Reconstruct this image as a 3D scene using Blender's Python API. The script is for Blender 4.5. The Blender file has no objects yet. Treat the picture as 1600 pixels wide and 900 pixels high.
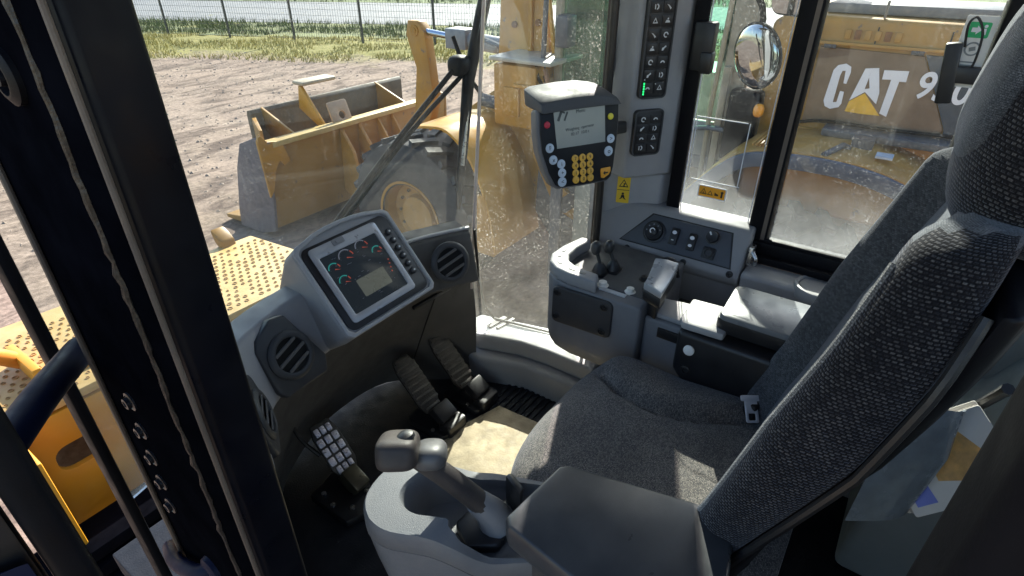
import bpy, bmesh, math, random
from mathutils import Vector as V, Matrix as M, noise
random.seed(11)
S = bpy.context.scene
COL = S.collection
R = math.radians

# ------------------------------------------------------------------ camera, sky, sun, exposure
GROUND = -1.85                       # z = 0 is the cab floor, the yard lies 1.85 m below it
cam = bpy.data.cameras.new("camera"); cam.sensor_width = 36; cam.lens = 20.25
cam.clip_start = 0.02; cam.clip_end = 900
co = bpy.data.objects.new("camera", cam); COL.objects.link(co)
co.location = (0, 0, 1.35); co.rotation_euler = (R(59), 0, R(-55)); S.camera = co

SUN_AZ, SUN_EL = R(67), R(32)        # azimuth from +y towards +x
w = bpy.data.worlds.new("World"); S.world = w; w.use_nodes = True
nt = w.node_tree
sky = nt.nodes.new('ShaderNodeTexSky'); sky.sky_type = 'NISHITA'; sky.sun_disc = False
sky.sun_elevation = SUN_EL; sky.sun_rotation = SUN_AZ; sky.dust_density = 1.2; sky.air_density = 1.0
nt.links.new(sky.outputs[0], nt.nodes['Background'].inputs[0])
nt.nodes['Background'].inputs[1].default_value = 0.13
sd = V((math.sin(SUN_AZ)*math.cos(SUN_EL), math.cos(SUN_AZ)*math.cos(SUN_EL), math.sin(SUN_EL)))
sl = bpy.data.lights.new("sun", 'SUN'); sl.energy = 5.0; sl.angle = R(0.53); sl.color = (1, .94, .85)
so = bpy.data.objects.new("sun", sl); COL.objects.link(so)
so.rotation_euler = sd.to_track_quat('Z', 'Y').to_euler(); so.location = sd*40
S.view_settings.view_transform = 'Standard'; S.view_settings.look = 'None'
S.view_settings.exposure = 1.48; S.view_settings.gamma = 1
S.render.engine = 'CYCLES'
S.cycles.max_bounces = 10; S.cycles.transparent_max_bounces = 16
S.cycles.sample_clamp_indirect = 6

# ------------------------------------------------------------------ materials
def nodes(name):
    m = bpy.data.materials.new(name); m.use_nodes = True
    t = m.node_tree; b = t.nodes['Principled BSDF']
    return m, t, b
def N(t, kind, **kw):
    n = t.nodes.new(kind)
    for k, v in kw.items():
        if k.startswith('i_'):
            key = k[2:]; key = int(key) if key.isdigit() else key.replace('_', ' ')
            n.inputs[key].default_value = v
        else: setattr(n, k, v)
    return n
def L(t, a, b): t.links.new(a, b)
def ramp(t, fac, stops):
    r = N(t, 'ShaderNodeValToRGB'); L(t, fac, r.inputs[0])
    e = r.color_ramp.elements
    while len(e) > len(stops): e.remove(e[-1])
    while len(e) < len(stops): e.new(.5)
    for k, (p, c) in enumerate(stops):
        e[k].position = p; e[k].color = (c, c, c, 1) if not hasattr(c, '__len__') else (*c, 1)
    return r.outputs[0]
def mixc(t, fac, a, b, blend='MIX'):
    n = N(t, 'ShaderNodeMix', data_type='RGBA', blend_type=blend)
    for sock, val in ((n.inputs[0], fac), (n.inputs[6], a), (n.inputs[7], b)):
        if hasattr(val, 'links'): L(t, val, sock)
        elif hasattr(val, '__len__'): sock.default_value = (*val[:3], 1)
        else: sock.default_value = val
    return n.outputs[2]
def P(name, col, rough=.5, metal=0, var=.15, vs=14, bump=.0, bs=500, dust=0, dcol=(.36, .29, .22), ds=7, spec=.5, rv=.12, chips=0, ccol=(.13, .10, .08), emit=None):
    m, t, b = nodes(name)
    tc = N(t, 'ShaderNodeTexCoord').outputs['Object']
    n1 = N(t, 'ShaderNodeTexNoise', i_Scale=vs, i_Detail=6, i_Roughness=.6); L(t, tc, n1.inputs[0])
    f = ramp(t, n1.outputs[0], [(.3, 1-var), (.7, 1+var*.6)])
    c = mixc(t, 1, col, f, 'MULTIPLY')
    if dust:
        n2 = N(t, 'ShaderNodeTexNoise', i_Scale=ds, i_Detail=9, i_Roughness=.68); L(t, tc, n2.inputs[0])
        d = ramp(t, n2.outputs[0], [(.40, 0), (.72, dust)])
        c = mixc(t, d, c, dcol)
    if chips:
        n4 = N(t, 'ShaderNodeTexNoise', i_Scale=9, i_Detail=8, i_Roughness=.75); L(t, tc, n4.inputs[0])
        d = ramp(t, n4.outputs[0], [(.66-.12*chips, 0), (.70-.12*chips, .85)])
        c = mixc(t, d, c, ccol)
    L(t, c, b.inputs['Base Color'])
    n3 = N(t, 'ShaderNodeTexNoise', i_Scale=vs*1.7, i_Detail=5); L(t, tc, n3.inputs[0])
    r = N(t, 'ShaderNodeMapRange', i_1=.3, i_2=.7, i_3=max(.02, rough-rv), i_4=min(1, rough+rv)); L(t, n3.outputs[0], r.inputs[0])
    L(t, r.outputs[0], b.inputs['Roughness'])
    b.inputs['Metallic'].default_value = metal; b.inputs['Specular IOR Level'].default_value = spec
    if bump:
        nb = N(t, 'ShaderNodeTexNoise', i_Scale=bs, i_Detail=3); L(t, tc, nb.inputs[0])
        bp = N(t, 'ShaderNodeBump', i_Strength=bump, i_Distance=.002); L(t, nb.outputs[0], bp.inputs['Height']); L(t, bp.outputs[0], b.inputs['Normal'])
    if emit:
        b.inputs['Emission Color'].default_value = (*emit[:3], 1); b.inputs['Emission Strength'].default_value = emit[3]
    return m
def fabric(name, dark, light, bw, bh, bias=-.15, mort=.16):
    m, t, b = nodes(name)
    uv = N(t, 'ShaderNodeTexCoord').outputs['UV']
    ob = N(t, 'ShaderNodeTexCoord').outputs['Object']
    wob = N(t, 'ShaderNodeTexNoise', i_Scale=60, i_Detail=2); L(t, uv, wob.inputs[0])
    add = N(t, 'ShaderNodeVectorMath', operation='MULTIPLY_ADD'); L(t, wob.outputs['Color'], add.inputs[0]); add.inputs[1].default_value = (bw*.35,)*3; L(t, uv, add.inputs[2])
    br = N(t, 'ShaderNodeTexBrick', i_Scale=1.0, i_Mortar_Size=bh*mort, i_Mortar_Smooth=.5, i_Bias=bias, i_Brick_Width=bw, i_Row_Height=bh)
    br.inputs['Color1'].default_value = (*dark, 1); br.inputs['Color2'].default_value = (*light, 1); br.inputs['Mortar'].default_value = (*[c*.55 for c in dark], 1)
    L(t, add.outputs[0], br.inputs[0])
    n = N(t, 'ShaderNodeTexNoise', i_Scale=6, i_Detail=10, i_Roughness=.75); L(t, ob, n.inputs[0])
    c = mixc(t, 1, br.outputs[0], ramp(t, n.outputs[0], [(.3, .62), (.7, 1.3)]), 'MULTIPLY')
    nf = N(t, 'ShaderNodeTexNoise', i_Scale=700, i_Detail=2); L(t, ob, nf.inputs[0])
    c = mixc(t, 1, c, ramp(t, nf.outputs[0], [(.35, .6), (.65, 1.35)]), 'MULTIPLY')
    L(t, c, b.inputs['Base Color']); b.inputs['Roughness'].default_value = .95
    b.inputs['Specular IOR Level'].default_value = .15
    b.inputs['Sheen Weight'].default_value = .25; b.inputs['Sheen Roughness'].default_value = .4; b.inputs['Sheen Tint'].default_value = (.8, .85, 1, 1)
    bp = N(t, 'ShaderNodeBump', i_Strength=.7, i_Distance=.0012); L(t, br.outputs[1], bp.inputs['Height']); bp.invert = True
    bq = N(t, 'ShaderNodeBump', i_Strength=.35, i_Distance=.001); L(t, nf.outputs[0], bq.inputs['Height']); L(t, bp.outputs[0], bq.inputs['Normal'])
    L(t, bq.outputs[0], b.inputs['Normal'])
    return m
def glass(name, tint=(.93, .97, .95), film=.06, spots=.35, streak=.25, low=None, col=(.75, .72, .66), seed=0):
    """clear pane with a thin film of dust, spots and wiped streaks; low=(z0,z1): dust that settles towards the bottom seal"""
    m = bpy.data.materials.new(name); m.use_nodes = True; t = m.node_tree; t.nodes.clear()
    out = N(t, 'ShaderNodeOutputMaterial')
    tc0 = N(t, 'ShaderNodeTexCoord').outputs['Object']
    mp = N(t, 'ShaderNodeMapping'); mp.inputs[1].default_value = (seed, seed*.7, 0); L(t, tc0, mp.inputs[0]); tc = mp.outputs[0]
    tr = N(t, 'ShaderNodeBsdfTransparent'); tr.inputs[0].default_value = (*tint, 1)
    gl = N(t, 'ShaderNodeBsdfGlossy', i_Roughness=.02)
    fr = N(t, 'ShaderNodeFresnel', i_IOR=1.35)
    m1 = N(t, 'ShaderNodeMixShader'); L(t, fr.outputs[0], m1.inputs[0]); L(t, tr.outputs[0], m1.inputs[1]); L(t, gl.outputs[0], m1.inputs[2])
    na = N(t, 'ShaderNodeTexNoise', i_Scale=3.2, i_Detail=8, i_Roughness=.65); L(t, tc, na.inputs[0])
    nb = N(t, 'ShaderNodeTexNoise', i_Scale=150, i_Detail=3, i_Roughness=.7); L(t, tc, nb.inputs[0])
    ms = N(t, 'ShaderNodeMapping'); ms.inputs[3].default_value = (55, 55, 3); ms.inputs[2].default_value = (.5, .3, 0); L(t, tc, ms.inputs[0])
    nc = N(t, 'ShaderNodeTexNoise', i_Scale=1, i_Detail=4); L(t, ms.outputs[0], nc.inputs[0])
    a = ramp(t, na.outputs[0], [(.3, film*.4), (.75, film*1.9)])
    sp = ramp(t, nb.outputs[0], [(.60, 0), (.67, spots)])
    sp2 = mixc(t, 1, sp, ramp(t, na.outputs[0], [(.42, 0), (.62, 1)]), 'MULTIPLY')
    stk = mixc(t, 1, ramp(t, nc.outputs[0], [(.62, 0), (.75, streak)]), ramp(t, na.outputs[0], [(.4, 0), (.6, 1)]), 'MULTIPLY')
    s = mixc(t, 1, mixc(t, 1, a, sp2, 'ADD'), stk, 'ADD')
    if low:
        sx = N(t, 'ShaderNodeSeparateXYZ'); L(t, tc0, sx.inputs[0])
        mr = N(t, 'ShaderNodeMapRange', i_1=low[0], i_2=low[1], i_3=low[2], i_4=0); L(t, sx.outputs[2], mr.inputs[0])
        nd = ramp(t, na.outputs[0], [(.35, .5), (.65, 1.2)])
        s = mixc(t, 1, s, mixc(t, 1, mr.outputs[0], nd, 'MULTIPLY'), 'ADD')
    df = N(t, 'ShaderNodeBsdfDiffuse'); df.inputs[0].default_value = (*col, 1)
    tl = N(t, 'ShaderNodeBsdfTranslucent'); tl.inputs[0].default_value = (*col, 1)
    m2 = N(t, 'ShaderNodeMixShader', i_0=.6); L(t, df.outputs[0], m2.inputs[1]); L(t, tl.outputs[0], m2.inputs[2])
    m3 = N(t, 'ShaderNodeMixShader'); L(t, s, m3.inputs[0]); L(t, m1.outputs[0], m3.inputs[1]); L(t, m2.outputs[0], m3.inputs[2])
    L(t, m3.outputs[0], out.inputs[0])
    return m

BLACK = P('black_paint', (.0035, .004, .007), .38, spec=.14, bump=.08, bs=60, var=.3)
JAMB = P('jamb_paint', (.0035, .0037, .0055), .6, spec=.0, bump=.15, bs=120, var=.4)
SATIN = P('satin_black', (.006, .006, .008), .5, spec=.12, bump=.1, bs=400, var=.2)
NAVY = P('navy_paint', (.008, .012, .036), .4, spec=.06, bump=.05, bs=80, var=.3, dust=.08, dcol=(.1, .09, .08))
WELD = P('weld_metal', (.045, .039, .035), .4, metal=.4, var=.5, vs=90, bump=.5, bs=160)
SEAL = P('seal_rubber', (.11, .085, .068), .5, var=.2, bump=.2, bs=300)
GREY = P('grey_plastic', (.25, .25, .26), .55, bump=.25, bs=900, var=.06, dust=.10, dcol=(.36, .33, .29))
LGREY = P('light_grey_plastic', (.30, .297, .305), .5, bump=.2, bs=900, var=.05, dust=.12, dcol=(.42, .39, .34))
MGREY = P('mid_grey_plastic', (.12, .12, .125), .55, bump=.25, bs=900, var=.08, dust=.1, dcol=(.22, .2, .17))
DARK = P('dark_plastic', (.035, .037, .042), .5, bump=.2, bs=800, var=.12, dust=.1, dcol=(.12, .11, .09))
DASHD = P('dash_charcoal_plastic', (.085, .081, .077), .62, spec=.3, bump=.3, bs=900, var=.12, dust=.14, dcol=(.12, .10, .085))
VINYL = P('armrest_vinyl', (.034, .037, .042), .33, bump=.10, bs=900, var=.1, dust=.12, dcol=(.2, .19, .17), rv=.06)
BLK = P('black_plastic', (.011, .011, .013), .42, bump=.15, bs=700, var=.15, dust=.05, dcol=(.06, .055, .05))
RUBBER = P('pedal_rubber', (.026, .023, .020), .5, bump=.5, bs=260, var=.5, dust=.4, dcol=(.15, .125, .10), ds=20)
WORN = P('worn_pedal_metal', (.62, .60, .66), .32, metal=.55, var=.2, vs=60, bump=.15, bs=300)
STEEL = P('steel', (.55, .55, .56), .3, metal=1, var=.2, vs=40)
SILVER = P('silver_trim', (.42, .43, .46), .35, metal=.4, var=.06)
FLOOR = P('floor_rubber', (.020, .023, .030), .6, spec=.12, bump=.5, bs=220, var=.3, dust=.12, dcol=(.05, .042, .035))
MAT_ = P('beige_mat', (.44, .37, .25), .8, bump=.5, bs=140, var=.4, vs=22, dust=.6, dcol=(.28, .22, .15), ds=14)
YEL = P('yellow_paint', (.46, .21, .02), .45, bump=.1, bs=90, var=.2, vs=5, dust=.30, dcol=(.28, .18, .09), ds=4, chips=.45)
YELC = P('clean_yellow_paint', (.54, .25, .015), .4, var=.12, vs=6, dust=.22, dcol=(.45, .28, .12), ds=5)
YELD = P('dusty_yellow_paint', (.42, .21, .03), .55, bump=.15, bs=90, var=.25, vs=4, dust=.5, dcol=(.30, .21, .12), ds=3.5, chips=.4)
BUCK = P('worn_bucket_paint', (.37, .185, .03), .5, bump=.2, bs=50, var=.3, vs=3, dust=.45, dcol=(.19, .135, .08), ds=3, chips=.5, ccol=(.12, .09, .07))
BUCKIN = P('shaded_bucket_steel', (.10, .085, .07), .6, bump=.2, bs=40, var=.45, vs=3, dust=.6, dcol=(.22, .15, .07), ds=4)  # steel tone darkened to hold the shade inside the bucket pocket
PEWTER = P('dark_grey_paint', (.055, .065, .085), .5, var=.2, dust=.35, dcol=(.2, .17, .15), ds=4)
TYRE = P('tyre_rubber', (.035, .035, .037), .8, bump=.5, bs=60, var=.3, vs=8, dust=.5, dcol=(.14, .12, .105), ds=4)
DUSTB = P('dusty_brown_panel', (.20, .13, .08), .7, var=.25, vs=4, dust=.6, dcol=(.26, .18, .12), ds=4, bump=.1, bs=60)
WHITE = P('white_print', (.78, .77, .80), .5, var=.06)
ICON = P('icon_print', (.62, .63, .64), .5, var=.05)
YLAB = P('yellow_label', (.80, .52, .03), .4, var=.06)
ORLAB = P('orange_label', (.85, .36, .02), .4, var=.06)
PAPER = P('paper', (.74, .72, .68), .7, var=.08)
KEYY = P('yellow_key', (.75, .42, .06), .45, var=.05)
KEYB = P('pale_blue_key', (.50, .58, .68), .4, var=.05)
KEYR = P('red_key', (.5, .03, .06), .4)
LCD = P('lcd_glass', (.26, .28, .27), .18, var=.08, vs=8, rv=.03)
LCDT = P('lcd_ink', (.06, .07, .07), .5)
SCR = P('dark_screen', (.010, .011, .014), .12, spec=.3, var=.4, vs=8, rv=.03, emit=(.014, .020, .026, .25))
TEAL = P('teal_print', (.02, .22, .19), .5, emit=(.02, .5, .42, .10))
RED = P('red_print', (.40, .06, .03), .5, emit=(.7, .10, .04, .10))
GREENL = P('green_led', (.02, .5, .12), .4, emit=(.02, .9, .2, .7))
GREENP = P('green_print', (.03, .45, .16), .5)
ORANGE = P('orange_lens', (.85, .33, .03), .35)
MIRROR = P('mirror_glass', (.42, .44, .46), .06, metal=1, var=.06, rv=.01)
FAB = fabric('coarse_seat_fabric', (.021, .020, .023), (.115, .108, .104), .0064, .0042, -.10, .34)
FABF = fabric('fine_seat_fabric', (.088, .086, .085), (.27, .245, .22), .0032, .0022, 0)
FABB = fabric('blue_grey_seat_fabric', (.046, .049, .054), (.112, .114, .12), .005, .0032, -.1)
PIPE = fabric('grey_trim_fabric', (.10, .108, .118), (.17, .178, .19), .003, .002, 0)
G_WIN = glass('windscreen_glass', film=.009, spots=.20, streak=.06, low=(.55, 1.0, .05))
G_COR = glass('corner_glass', film=.012, spots=.40, streak=.10, low=(.2, .8, .045), seed=3)
G_SIDE = glass('side_glass', film=.009, spots=.20, streak=.14, low=(.70, .93, .14), col=(.72, .74, .74), seed=6)
G_SIDE2 = glass('rear_side_glass', film=.007, spots=.18, streak=.10, low=(.66, .88, .13), col=(.72, .74, .74), seed=9)
G_NB = glass('green_glass', tint=(.55, .80, .70), film=.05, spots=.2, streak=.1, seed=12)

# ------------------------------------------------------------------ mesh helpers
def B(): return bmesh.new()
def ident(): return M.Identity(4)
def frame(o, yaw=0, tilt=0, roll=0):
    """x right, y up within the panel, z out of it; yaw 0 faces -y, tilt leans the face upwards"""
    cy, sy = math.cos(yaw), math.sin(yaw)
    r = V((cy, sy, 0)); n = V((sy, -cy, 0))*math.cos(tilt)+V((0, 0, 1))*math.sin(tilt); u = n.cross(r)
    m = M((r, u, n)).transposed().to_4x4(); m.translation = V(o)
    return m @ M.Rotation(roll, 4, 'Z')
def bx(bm, c, s, rot=None):
    m = M.Translation(V(c)) @ (rot.to_4x4() if rot else ident()) @ M.Diagonal((s[0], s[1], s[2], 1))
    bmesh.ops.create_cube(bm, size=1, matrix=m)
def prism(bm, pts, a, b, axis='z', mat=None):
    def q(u, v, t):
        p = V((u, v, t)) if axis == 'z' else V((t, u, v)) if axis == 'x' else V((u, t, v))
        return mat @ p if mat else p
    lo = [bm.verts.new(q(u, v, a)) for u, v in pts]; hi = [bm.verts.new(q(u, v, b)) for u, v in pts]
    n = len(pts); fs = [bm.faces.new(lo[::-1]), bm.faces.new(hi)]
    for i in range(n): fs.append(bm.faces.new((lo[i], lo[(i+1) % n], hi[(i+1) % n], hi[i])))
    bmesh.ops.recalc_face_normals(bm, faces=fs)
    return fs
def ringprism(bm, outer, inner, a, b, mat=None):
    T = (lambda p: mat @ V(p)) if mat else V
    n = len(outer); rows = [[bm.verts.new(T((*p, z))) for p in pts] for pts, z in ((outer, a), (outer, b), (inner, b), (inner, a))]
    for k in range(4):
        A_, B_ = rows[k], rows[(k+1) % 4]
        for i in range(n): bm.faces.new((A_[i], A_[(i+1) % n], B_[(i+1) % n], B_[i]))
    bmesh.ops.recalc_face_normals(bm, faces=bm.faces)
def rrect(w, h, r, n=4, cx=0, cy=0):
    out = []
    for k, (sx, sy) in enumerate(((1, 1), (-1, 1), (-1, -1), (1, -1))):
        for i in range(n+1):
            a = (k+i/n)*math.pi/2
            out.append((cx+sx*(w/2-r)+r*math.cos(a), cy+sy*(h/2-r)+r*math.sin(a)))
    return out
def circ(r, n=20, cx=0, cy=0, ry=None): return [(cx+r*math.cos(2*math.pi*i/n), cy+(ry or r)*math.sin(2*math.pi*i/n)) for i in range(n)]
def loft(bm, rings, closed=True, cap=True, uv=True, loop=False):
    lay = bm.loops.layers.uv.verify() if uv else None
    rv = [[bm.verts.new(V(p)) for p in r] for r in rings]
    n = len(rings[0]); fs = []
    us = [[0] for r in rings]
    for k, r in enumerate(rings):
        for i in range(n): us[k].append(us[k][-1]+(V(r[(i+1) % n])-V(r[i])).length)
    vs = [0]
    for k in range(len(rings)-1): vs.append(vs[-1]+sum((V(rings[k+1][i])-V(rings[k][i])).length for i in range(n))/n)
    K = len(rings)
    for k in range(K if loop else K-1):
        k2 = (k+1) % K
        for i in range(n if closed else n-1):
            j = (i+1) % n
            f = bm.faces.new((rv[k][i], rv[k][j], rv[k2][j], rv[k2][i])); fs.append(f)
            if uv:
                um = [us[K//2][i], us[K//2][i+1]]
                for lp, c in zip(f.loops, ((um[0], vs[k]), (um[1], vs[k]), (um[1], vs[k2] if k2 else vs[k]), (um[0], vs[k2] if k2 else vs[k]))): lp[lay].uv = c
    if cap and closed and not loop: fs.append(bm.faces.new(rv[0][::-1])); fs.append(bm.faces.new(rv[-1]))
    bmesh.ops.recalc_face_normals(bm, faces=fs)
    return rv
def smoothpath(pts, k=6):
    pts = [V(p) for p in pts]; out = []
    for i in range(len(pts)-1):
        p0 = pts[max(i-1, 0)]; p1 = pts[i]; p2 = pts[i+1]; p3 = pts[min(i+2, len(pts)-1)]
        for s in range(k):
            t = s/k
            out.append(.5*((2*p1)+(p2-p0)*t+(2*p0-5*p1+4*p2-p3)*t*t+(3*p1-p0-3*p2+p3)*t**3))
    return out+[pts[-1]]
def tube(bm, pts, r, n=10, smooth=0, cap=True, flat=1.0):
    pts = smoothpath(pts, smooth) if smooth else [V(p) for p in pts]
    rr = r if hasattr(r, '__len__') else [r]*len(pts)
    if len(rr) != len(pts): rr = [rr[0]+(rr[-1]-rr[0])*i/(len(pts)-1) for i in range(len(pts))]
    rings = []; up = None
    for i, p in enumerate(pts):
        d = (pts[min(i+1, len(pts)-1)]-pts[max(i-1, 0)]).normalized()
        if up is None:
            up = V((0, 0, 1)) if abs(d.z) < .9 else V((1, 0, 0))
        s = d.cross(up).normalized(); up = s.cross(d).normalized()
        rings.append([p+(s*math.cos(a)+up*flat*math.sin(a))*rr[i] for a in (2*math.pi*k/n for k in range(n))])
    loft(bm, rings, cap=cap)
def lathe(bm, prof, n=24, mat=None):
    T = (lambda p: mat @ V(p)) if mat else V
    rings = [[T((max(r, 1e-5)*math.cos(2*math.pi*i/n), max(r, 1e-5)*math.sin(2*math.pi*i/n), z)) for i in range(n)] for r, z in prof]
    loft(bm, rings, cap=False)
def superell(bm, c, h, e=2.6, nu=28, nv=18, rot=None):
    def sp(x, p): return math.copysign(abs(x)**(2/p), x)
    rings = []
    for j in range(nv+1):
        ph = -math.pi/2+math.pi*j/nv; cz = sp(math.sin(ph), e); cr = sp(max(1e-6, math.cos(ph)), e)
        ring = []
        for i in range(nu):
            th = 2*math.pi*i/nu; p = V((h[0]*cr*sp(math.cos(th), e), h[1]*cr*sp(math.sin(th), e), h[2]*cz))
            ring.append(V(c)+(rot @ p if rot else p))
        rings.append(ring)
    loft(bm, rings)
WORLD = {}
def obj(name, bm, mat, parent=None, bev=0, seg=2, ang=32, smooth=True, kind=None, label=None):
    if bev:
        bmesh.ops.remove_doubles(bm, verts=bm.verts, dist=1e-5)
        es = [e for e in bm.edges if len(e.link_faces) == 2 and e.calc_face_angle(0) > R(ang)]
        bmesh.ops.bevel(bm, geom=es, offset=bev, segments=seg, profile=.5, affect='EDGES', clamp_overlap=True)
    me = bpy.data.meshes.new(name); bm.to_mesh(me); bm.free()
    if smooth:
        for p in me.polygons: p.use_smooth = True
        me.set_sharp_from_angle(angle=R(ang+8))
    me.materials.append(mat)
    return place(name, me, parent, kind, label)
def place(name, me, parent=None, kind=None, label=None):
    o = bpy.data.objects.new(name, me); COL.objects.link(o)
    if parent:
        o.parent = parent
        if parent.name in WORLD: o.matrix_parent_inverse = WORLD[parent.name]
    if kind: o['kind'] = kind
    if label: o['label'] = label
    return o
def tag(o, label, cat, group=None, kind=None):
    o['label'] = label; o['category'] = cat
    if group: o['group'] = group
    if kind: o['kind'] = kind
    return o
def thing(name, label, cat, loc=(0, 0, 0), mat=None, group=None, world=True):
    """an Empty at the base; world=True: parts are given in yard coordinates, else in the Empty's own"""
    o = bpy.data.objects.new(name, None); COL.objects.link(o); o.empty_display_size = .05
    if mat is not None: o.matrix_basis = mat
    else:
        o.location = loc
        if world: WORLD[o.name] = M.Translation(-V(loc))
    return tag(o, label, cat, group)
def copytree(o, parent=None):
    c = o.copy(); COL.objects.link(c)
    if parent: c.parent = parent; c.matrix_parent_inverse = o.matrix_parent_inverse.copy()
    for ch in o.children: copytree(ch, c)
    return c
def text(name, s, size, mat4, mat, parent, ext=.0004, align='CENTER', bold=0):
    cu = bpy.data.curves.new(name, 'FONT'); cu.body = s; cu.size = size; cu.extrude = ext; cu.align_x = align; cu.align_y = 'CENTER'; cu.offset = bold
    o = bpy.data.objects.new(name, cu); COL.objects.link(o)
    dg = bpy.context.evaluated_depsgraph_get(); me = bpy.data.meshes.new_from_object(o.evaluated_get(dg))
    bpy.data.objects.remove(o); bpy.data.curves.remove(cu)
    me.transform(mat4); me.materials.clear(); me.materials.append(mat); me.name = name
    return place(name, me, parent)

# ------------------------------------------------------------------ the yard
def plane(bm, x0, x1, y0, y1, z, nx=1, ny=1, f=None):
    g = [[bm.verts.new((x0+(x1-x0)*i/nx, y0+(y1-y0)*j/ny, z+(f(x0+(x1-x0)*i/nx, y0+(y1-y0)*j/ny) if f else 0))) for i in range(nx+1)] for j in range(ny+1)]
    for j in range(ny):
        for i in range(nx): bm.faces.new((g[j][i], g[j][i+1], g[j+1][i+1], g[j+1][i]))
RN = V((.89, .456, 0)); RT = V((-.456, .89, 0))        # across and along the public road
def dirt_mat():
    m, t, b = nodes('yard_dirt')
    tc = N(t, 'ShaderNodeTexCoord').outputs['Object']
    n1 = N(t, 'ShaderNodeTexNoise', i_Scale=.35, i_Detail=10, i_Roughness=.62); L(t, tc, n1.inputs[0])
    mp = N(t, 'ShaderNodeMapping'); mp.inputs[2].default_value = (0, 0, R(-32)); mp.inputs[3].default_value = (.8, 2.2, 1); L(t, tc, mp.inputs[0])
    n2 = N(t, 'ShaderNodeTexNoise', i_Scale=1.1, i_Detail=10, i_Roughness=.66, i_Distortion=.8); L(t, mp.outputs[0], n2.inputs[0])
    n3 = N(t, 'ShaderNodeTexNoise', i_Scale=14, i_Detail=6, i_Roughness=.7); L(t, tc, n3.inputs[0])
    c = ramp(t, n1.outputs[0], [(.3, (.255, .185, .145)), (.52, (.315, .235, .19)), (.75, (.27, .205, .155))])
    c = mixc(t, ramp(t, n2.outputs[0], [(.40, .9), (.53, 0)]), c, (.125, .09, .075))
    c = mixc(t, 1, c, ramp(t, n3.outputs[0], [(.3, .55), (.7, 1.25)]), 'MULTIPLY')
    # grass creeping in near the fence
    d = N(t, 'ShaderNodeVectorMath', operation='DOT_PRODUCT'); L(t, tc, d.inputs[0]); d.inputs[1].default_value = RN
    wv = N(t, 'ShaderNodeTexNoise', i_Scale=.5, i_Detail=7, i_Roughness=.65); L(t, tc, wv.inputs[0])
    s = N(t, 'ShaderNodeMath', operation='MULTIPLY_ADD'); L(t, wv.outputs[0], s.inputs[0]); s.inputs[1].default_value = 5.0; L(t, d.outputs['Value'], s.inputs[2])
    g = ramp(t, N(t, 'ShaderNodeMapRange', i_1=20.2, i_2=22.0).outputs[0], [(0, 0), (1, 1)])
    mr = [n for n in t.nodes if n.bl_idname == "ShaderNodeMapRange"][-1]
    L(t, s.outputs[0], mr.inputs[0])
    gn = N(t, 'ShaderNodeTexNoise', i_Scale=5, i_Detail=8, i_Roughness=.7); L(t, tc, gn.inputs[0])
    gc = ramp(t, gn.outputs[0], [(.3, (.12, .13, .045)), (.5, (.26, .23, .085)), (.7, (.33, .28, .13))])
    L(t, mixc(t, g, c, gc), b.inputs['Base Color']); b.inputs['Roughness'].default_value = .95; b.inputs['Specular IOR Level'].default_value = .1
    h = mixc(t, .5, n2.outputs['Color'], n3.outputs['Color'])
    bp = N(t, 'ShaderNodeBump', i_Strength=.6, i_Distance=.06); L(t, h, bp.inputs['Height']); L(t, bp.outputs[0], b.inputs['Normal'])
    return m
bm = B(); plane(bm, -300, 300, -300, 300, GROUND-.45)
obj('ground', bm, P('far_ground', (.30, .25, .15), .95, var=.3, vs=.3), kind='structure', smooth=False)
bm = B()
def rut(x, y):
    a = noise.noise(V((x*.5, y*.5, 0)))*.05+noise.noise(V((x*1.7, y*1.7, 4)))*.035+noise.noise(V((x*5, y*5, 9)))*.014
    s = x*.56+y*.83+noise.noise(V((x*.2, y*.2, 2)))*1.5       # tyre tracks crossing the yard
    t = x*.83-y*.56
    k = max(0, math.sin(s*1.9))**6*(.06+.03*math.sin(t*9))
    return min(.12, (a-k)*.5)-.02
plane(bm, -6, 24, -6, 34, GROUND+.03, 240, 320, rut)
obj('dirt_yard', bm, dirt_mat(), kind='structure')
def along(bm, a0, a1, z, t0=-70, t1=70):
    q = [RN*a0+RT*t0, RN*a1+RT*t0, RN*a1+RT*t1, RN*a0+RT*t1]
    bm.faces.new([bm.verts.new((p.x, p.y, z)) for p in q])
bm = B(); along(bm, 23.0, 27.2, GROUND+.02); obj('grass_verge', bm, P('verge_grass', (.14, .16, .05), .95, var=.45, vs=4, dust=.5, dcol=(.30, .27, .12), ds=2), kind='structure')
bm = B(); along(bm, 27.2, 37.5, GROUND+.03); obj('road', bm, P('asphalt', (.135, .135, .15), .8, var=.12, vs=3, dust=.3, dcol=(.33, .31, .29), ds=.8), kind='structure')
bm = B(); along(bm, 37.5, 120, GROUND+.04); obj('far_verge', bm, P('far_verge_grass', (.085, .12, .03), .95, var=.45, vs=2.5, dust=.4, dcol=(.26, .26, .10), ds=1), kind='structure')
def blades(name, n, a0, a1, t0, t1, h, mat, z):
    vs = []; fs = []
    for i in range(n):
        a = a0+(a1-a0)*random.random(); s = t0+(t1-t0)*random.random()
        if noise.noise(V((a*.7, s*.5, 3))) < -.15: continue
        p = RN*a+RT*s; hh = h*random.uniform(.4, 1.2); ang = random.uniform(0, 6.3); ww = .012+.012*random.random()
        lx, ly = random.gauss(0, .3)*hh, random.gauss(0, .3)*hh
        b0 = len(vs); dx, dy = math.cos(ang)*ww, math.sin(ang)*ww
        vs += [(p.x-dx, p.y-dy, z), (p.x+dx, p.y+dy, z), (p.x+lx, p.y+ly, z+hh)]; fs.append((b0, b0+1, b0+2))
    me = bpy.data.meshes.new(name); me.from_pydata(vs, [], fs); me.materials.append(mat)
    place(name, me, None, 'stuff')
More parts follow.
